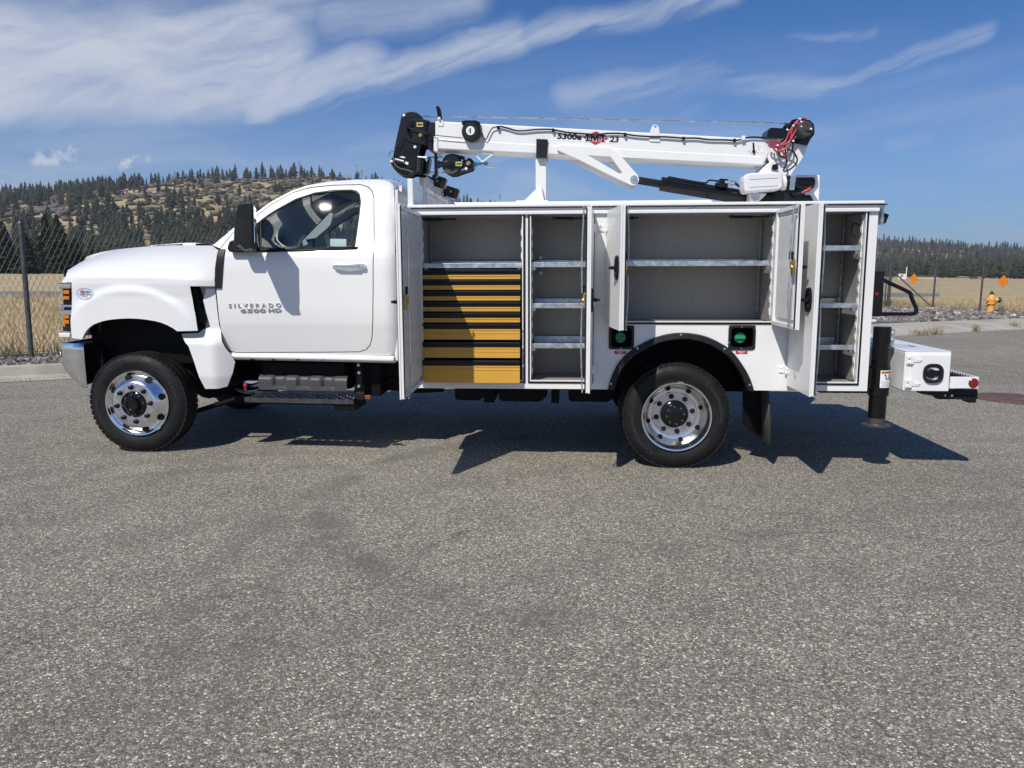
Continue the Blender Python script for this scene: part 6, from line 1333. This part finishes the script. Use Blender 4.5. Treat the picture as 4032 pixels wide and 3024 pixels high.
for k in range(5):
    V, Fc = LMP[k]; s = .13; q.add([(P1[0]-.25+k*.13+s*v[0], P1[1]-.05+s*v[1]*.6, FZ+s*.45*v[2]) for v in V], [tuple(f) for f in Fc])
o = q.build('concrete_footing', STONE, None, smooth=False); thing('', 'broken white concrete footing at the foot of the fence brace', 'footing', o=o)
def diamond(px, py, D, lab_):
    x, y, z, a = at(px, py, D); s = .225; N = np.array([-U2[1], U2[0]]); N = N if N@np.array([x, y]) < 0 else -N
    pts = [(0, -1), (1, 0), (0, 1), (-1, 0)]; c = np.array([x, y])+N*.03; vs = [(c[0]+U2[0]*s*u+N[0]*d_, c[1]+U2[1]*s*u+N[1]*d_, z+s*v) for d_ in (0, .006) for u, v in pts]
    o = MB().add(vs, [(0, 1, 2, 3), (7, 6, 5, 4)]+[(i, (i+1) % 4, 4+(i+1) % 4, 4+i) for i in range(4)]).build('diamond_sign', ORANGE, None, smooth=False); thing('', lab_, 'sign', 'orange diamond markers', o=o)
def on_fence(px):                                       # where the sight line crosses the fence plane
    d = ray(px, 1100)[:2]; A_ = np.array([[d[0], -U2[0]], [d[1], -U2[1]]]); return float(np.linalg.solve(A_, P1)[0]*math.hypot(*d))
diamond(3600, 1098, on_fence(3600), 'orange diamond marker between the thick corner post and the braced post'); diamond(3953, 1108, on_fence(3953), 'orange diamond marker on the chain-link above the hydrant')
# hydrant
hp = ground(3898, 1231, .12); hx, hy = float(hp[0]), float(hp[1]); h_ = thing('fire_hydrant', 'yellow fire hydrant with black caps on the gravel verge', 'hydrant', loc=(hx, hy, .11))
def vl(prof, m, name, par, n=20, off=(0, 0)):
    b = MB(); vs = []; mm = len(prof)
    for i in range(n):
        a = 2*math.pi*i/n; vs += [(off[0]+r*math.cos(a), off[1]+r*math.sin(a), z) for r, z in prof]
    b.add(vs, [(i*mm+k, ((i+1) % n)*mm+k, ((i+1) % n)*mm+k+1, i*mm+k+1) for i in range(n) for k in range(mm-1)]); return b.build(name, m, par, ang=35)
vl([(.0, 0), (.135, 0), (.125, .04), (.115, .30), (.15, .305), (.15, .345), (.13, .35), (.135, .44), (.145, .50), (.13, .56), (.095, .62), (.085, .66), (0, .66)], HYD, 'barrel', h_)
vl([(.0, .66), (.08, .66), (.075, .71), (.045, .735), (.03, .74), (.028, .79), (0, .79)], HYDB, 'bonnet', h_)
MB().cyl((.10, -.05, .47), (.20, -.10, .47), .075, .075, 20).build('pumper_nozzle', HYD, h_); MB().cyl((.19, -.095, .47), (.27, -.135, .47), .105, .10, 20).cyl((.27, -.135, .47), (.30, -.15, .47), .03, .03, 6).build('pumper_cap', HYDB, h_, .008)
for s in ((-.13, -.02), (.02, .14)): MB().cyl((s[0]*.7, s[1]*.7, .46), (s[0]*1.5, s[1]*1.5, .46), .05, .05, 14).build('hose_cap', HYD, h_, .006)
MB().tube(curve([(-.17, -.03, .44), (-.17, -.06, .34), (-.12, -.10, .31), (.02, -.15, .33), (.16, -.10, .38)], 5), .009, 6).build('cap_chain', RUST, h_)
# manhole
mh0 = ground(3990, 1571); mx, my = float(mh0[0])+.02, float(mh0[1]); mn = thing('manhole_cover', 'rusty round manhole cover set in the asphalt behind the truck', 'manhole', loc=(mx, my, 0))
vl([(0, .006), (.40, .006), (.405, .003)], RUST, 'cover', mn, 48); vl([(.41, .004), (.46, .005), (.47, .001)], RUST, 'ring', mn, 48)
vs, fs, _ = textmesh('STORM WATER', 0, .02); put('cover_lettering', MB().add([(-.27+.54*u, -.03+.06*v, .0085) for u, v in vs], fs).mesh('cover_lettering', False), RUSTL, mn)

# ================================================================ weeds, loose stones, grass
WEED = leafmat('weed_leaf', (.15, .13, .06), (.34, .27, .14)); DRYG = leafmat('dry_grass_blades', (.42, .32, .175), (.62, .50, .32))
def blades(name, pts, m, hmin, hmax, w, n, spread, lean, kind=None, seed=1, parent=None):
    r = np.random.default_rng(seed); P = np.repeat(np.array(pts), n, 0); N = len(P); a = r.uniform(0, 6.28, N); b = r.uniform(0, 6.28, N); h = r.uniform(hmin, hmax, N); P = P+np.stack([r.normal(0, spread, N), r.normal(0, spread, N), np.zeros(N)], 1); l = h*lean*r.uniform(.2, 1., N)
    d = np.stack([np.cos(a)*w/2, np.sin(a)*w/2, np.zeros(N)], 1); t1 = np.stack([np.cos(b)*l*.35, np.sin(b)*l*.35, h*.55], 1); t2 = np.stack([np.cos(b)*l, np.sin(b)*l, h], 1)
    V = np.stack([P-d, P+d, P+t1+d*.7, P+t1-d*.7, P+t2], 1).reshape(-1, 3); k = np.arange(N)*5; Fc = np.concatenate([np.stack([k, k+1, k+2], 1), np.stack([k, k+2, k+3], 1), np.stack([k+3, k+2, k+4], 1)])
    me = bpy.data.meshes.new(name); me.vertices.add(len(V)); me.vertices.foreach_set('co', V.ravel()); me.loops.add(Fc.size); me.loops.foreach_set('vertex_index', Fc.ravel()); me.polygons.add(len(Fc)); me.polygons.foreach_set('loop_start', np.arange(0, Fc.size, 3)); me.polygons.foreach_set('loop_total', np.full(len(Fc), 3))
    at_ = me.attributes.new('tint', 'FLOAT', 'POINT'); at_.data.foreach_set('value', np.repeat(r.random(N), 5)); me.update(); return put(name, me, m, parent)
for px, py, n, h, sp, lab_ in ((3628, 1320, 90, .22, .12, 'wide clump of dry weeds growing in the gutter of the apron'), (3678, 1316, 80, .24, .10, 'dry weed clump at the end of the wide gutter clump'), (3843, 1305, 60, .26, .05, 'small weed in the gutter below the hydrant'), (3995, 1289, 60, .27, .06, 'small upright weed at the far end of the gutter')):
    p = ground(px, py, .01); o = blades('weed', [(float(p[0]), float(p[1]), .005)], WEED, h*.4, h, .012, n, sp, .8, seed=px); thing('', lab_, 'weed', o=o)
# dry grass beyond the fences
pts = []
for i in range(26000):
    d = rr.uniform(-9, dist+4) if i < 15000 else rr.uniform(dist-4, dist+40); off = .25+28*rr.random()**1.7; p = fpt(d)+np.array([-FD[1], FD[0]])*off
    if i >= 15000:                                     # beyond the far fence, to its right
        p = P1+U2*rr.uniform(-6, 14)+np.array([-U2[1], U2[0]])*(.3+30*rr.random()**1.5)
    pts.append((float(p[0]), float(p[1]), .09))
struct(blades('dry_grass', pts, DRYG, .10, .34, .014, 5, .10, .9, seed=5), 'stuff')['label'] = 'tall dry straw-coloured grass beyond the fence'
# gravel stones
GR1 = leafmat('gravel_stone', (.09, .08, .072), (.34, .305, .28)); gs = []
def inverge():
    d = rr.uniform(-5, dist+2); p = fpt(d); s, t = kt(p); lo = .66 if s < S1 else 1.74; tt = rr.uniform(lo, max(lo+.1, t+.3)); q = K0+KD*s+KN*tt
    return q, s, tt
for i in range(9000):
    q, s, tt = inverge()
    if s > 15.4 and s < 22 and tt < 4.2 and rr.random() < .97: continue
    big = rr.random() < .10; gs.append((float(q[0]), float(q[1]), .108, rr.uniform(.035, .06) if big else rr.uniform(.014, .035), rr.uniform(.7, 1.1), rr.uniform(0, 6.28), rr.randrange(6), rr.random()))
for i in range(2600):
    s = rr.uniform(19, 36); tt = rr.uniform(1.75, 7.5); q = K0+KD*s+KN*tt
    if s < 22 and tt < 3.6: continue
    gs.append((float(q[0]), float(q[1]), .108, rr.uniform(.03, .11), rr.uniform(.7, 1.1), rr.uniform(0, 6.28), rr.randrange(6), rr.random()))
for i in range(120):
    s = rr.uniform(-4, 6); q = K0+KD*s+KN*rr.uniform(.02, .4); gs.append((float(q[0]), float(q[1]), .012, rr.uniform(.004, .012), 1., 0., rr.randrange(6), rr.random()))
struct(merge('gravel', gs, LMP, GR1), 'stuff')['label'] = 'loose grey gravel stones on the verge'
pl = [(float(q[0]), float(q[1]), .112, rr.uniform(.04, .10), rr.uniform(.9, 1.5), rr.uniform(0, 6.28), rr.randrange(6), rr.random()) for q in [K0+KD*rr.uniform(20, 33)+KN*rr.uniform(2.2, 7.5) for _ in range(60)]+[inverge()[0] for _ in range(14)]]
struct(merge('pale_rocks', pl, LMP, STONE), 'stuff')['label'] = 'pale larger rocks scattered in the gravel'
# ================================================================ hazy summer air
hm = bpy.data.materials.new('summer_haze'); hm.use_nodes = True; t = hm.node_tree; t.nodes.clear(); G = NG(t)
pv = G.n('ShaderNodeVolumePrincipled'); pv.inputs['Color'].default_value = (.80, .87, 1, 1); pv.inputs['Density'].default_value = .0002; pv.inputs['Anisotropy'].default_value = .25
t.links.new(pv.outputs[0], G.n('ShaderNodeOutputMaterial').inputs['Volume'])
struct(MB().box(-3600, 3600, -3600, 3600, -2, 170).build('haze', hm, None, smooth=False), 'stuff')['label'] = 'thin pale summer haze lying over the valley'
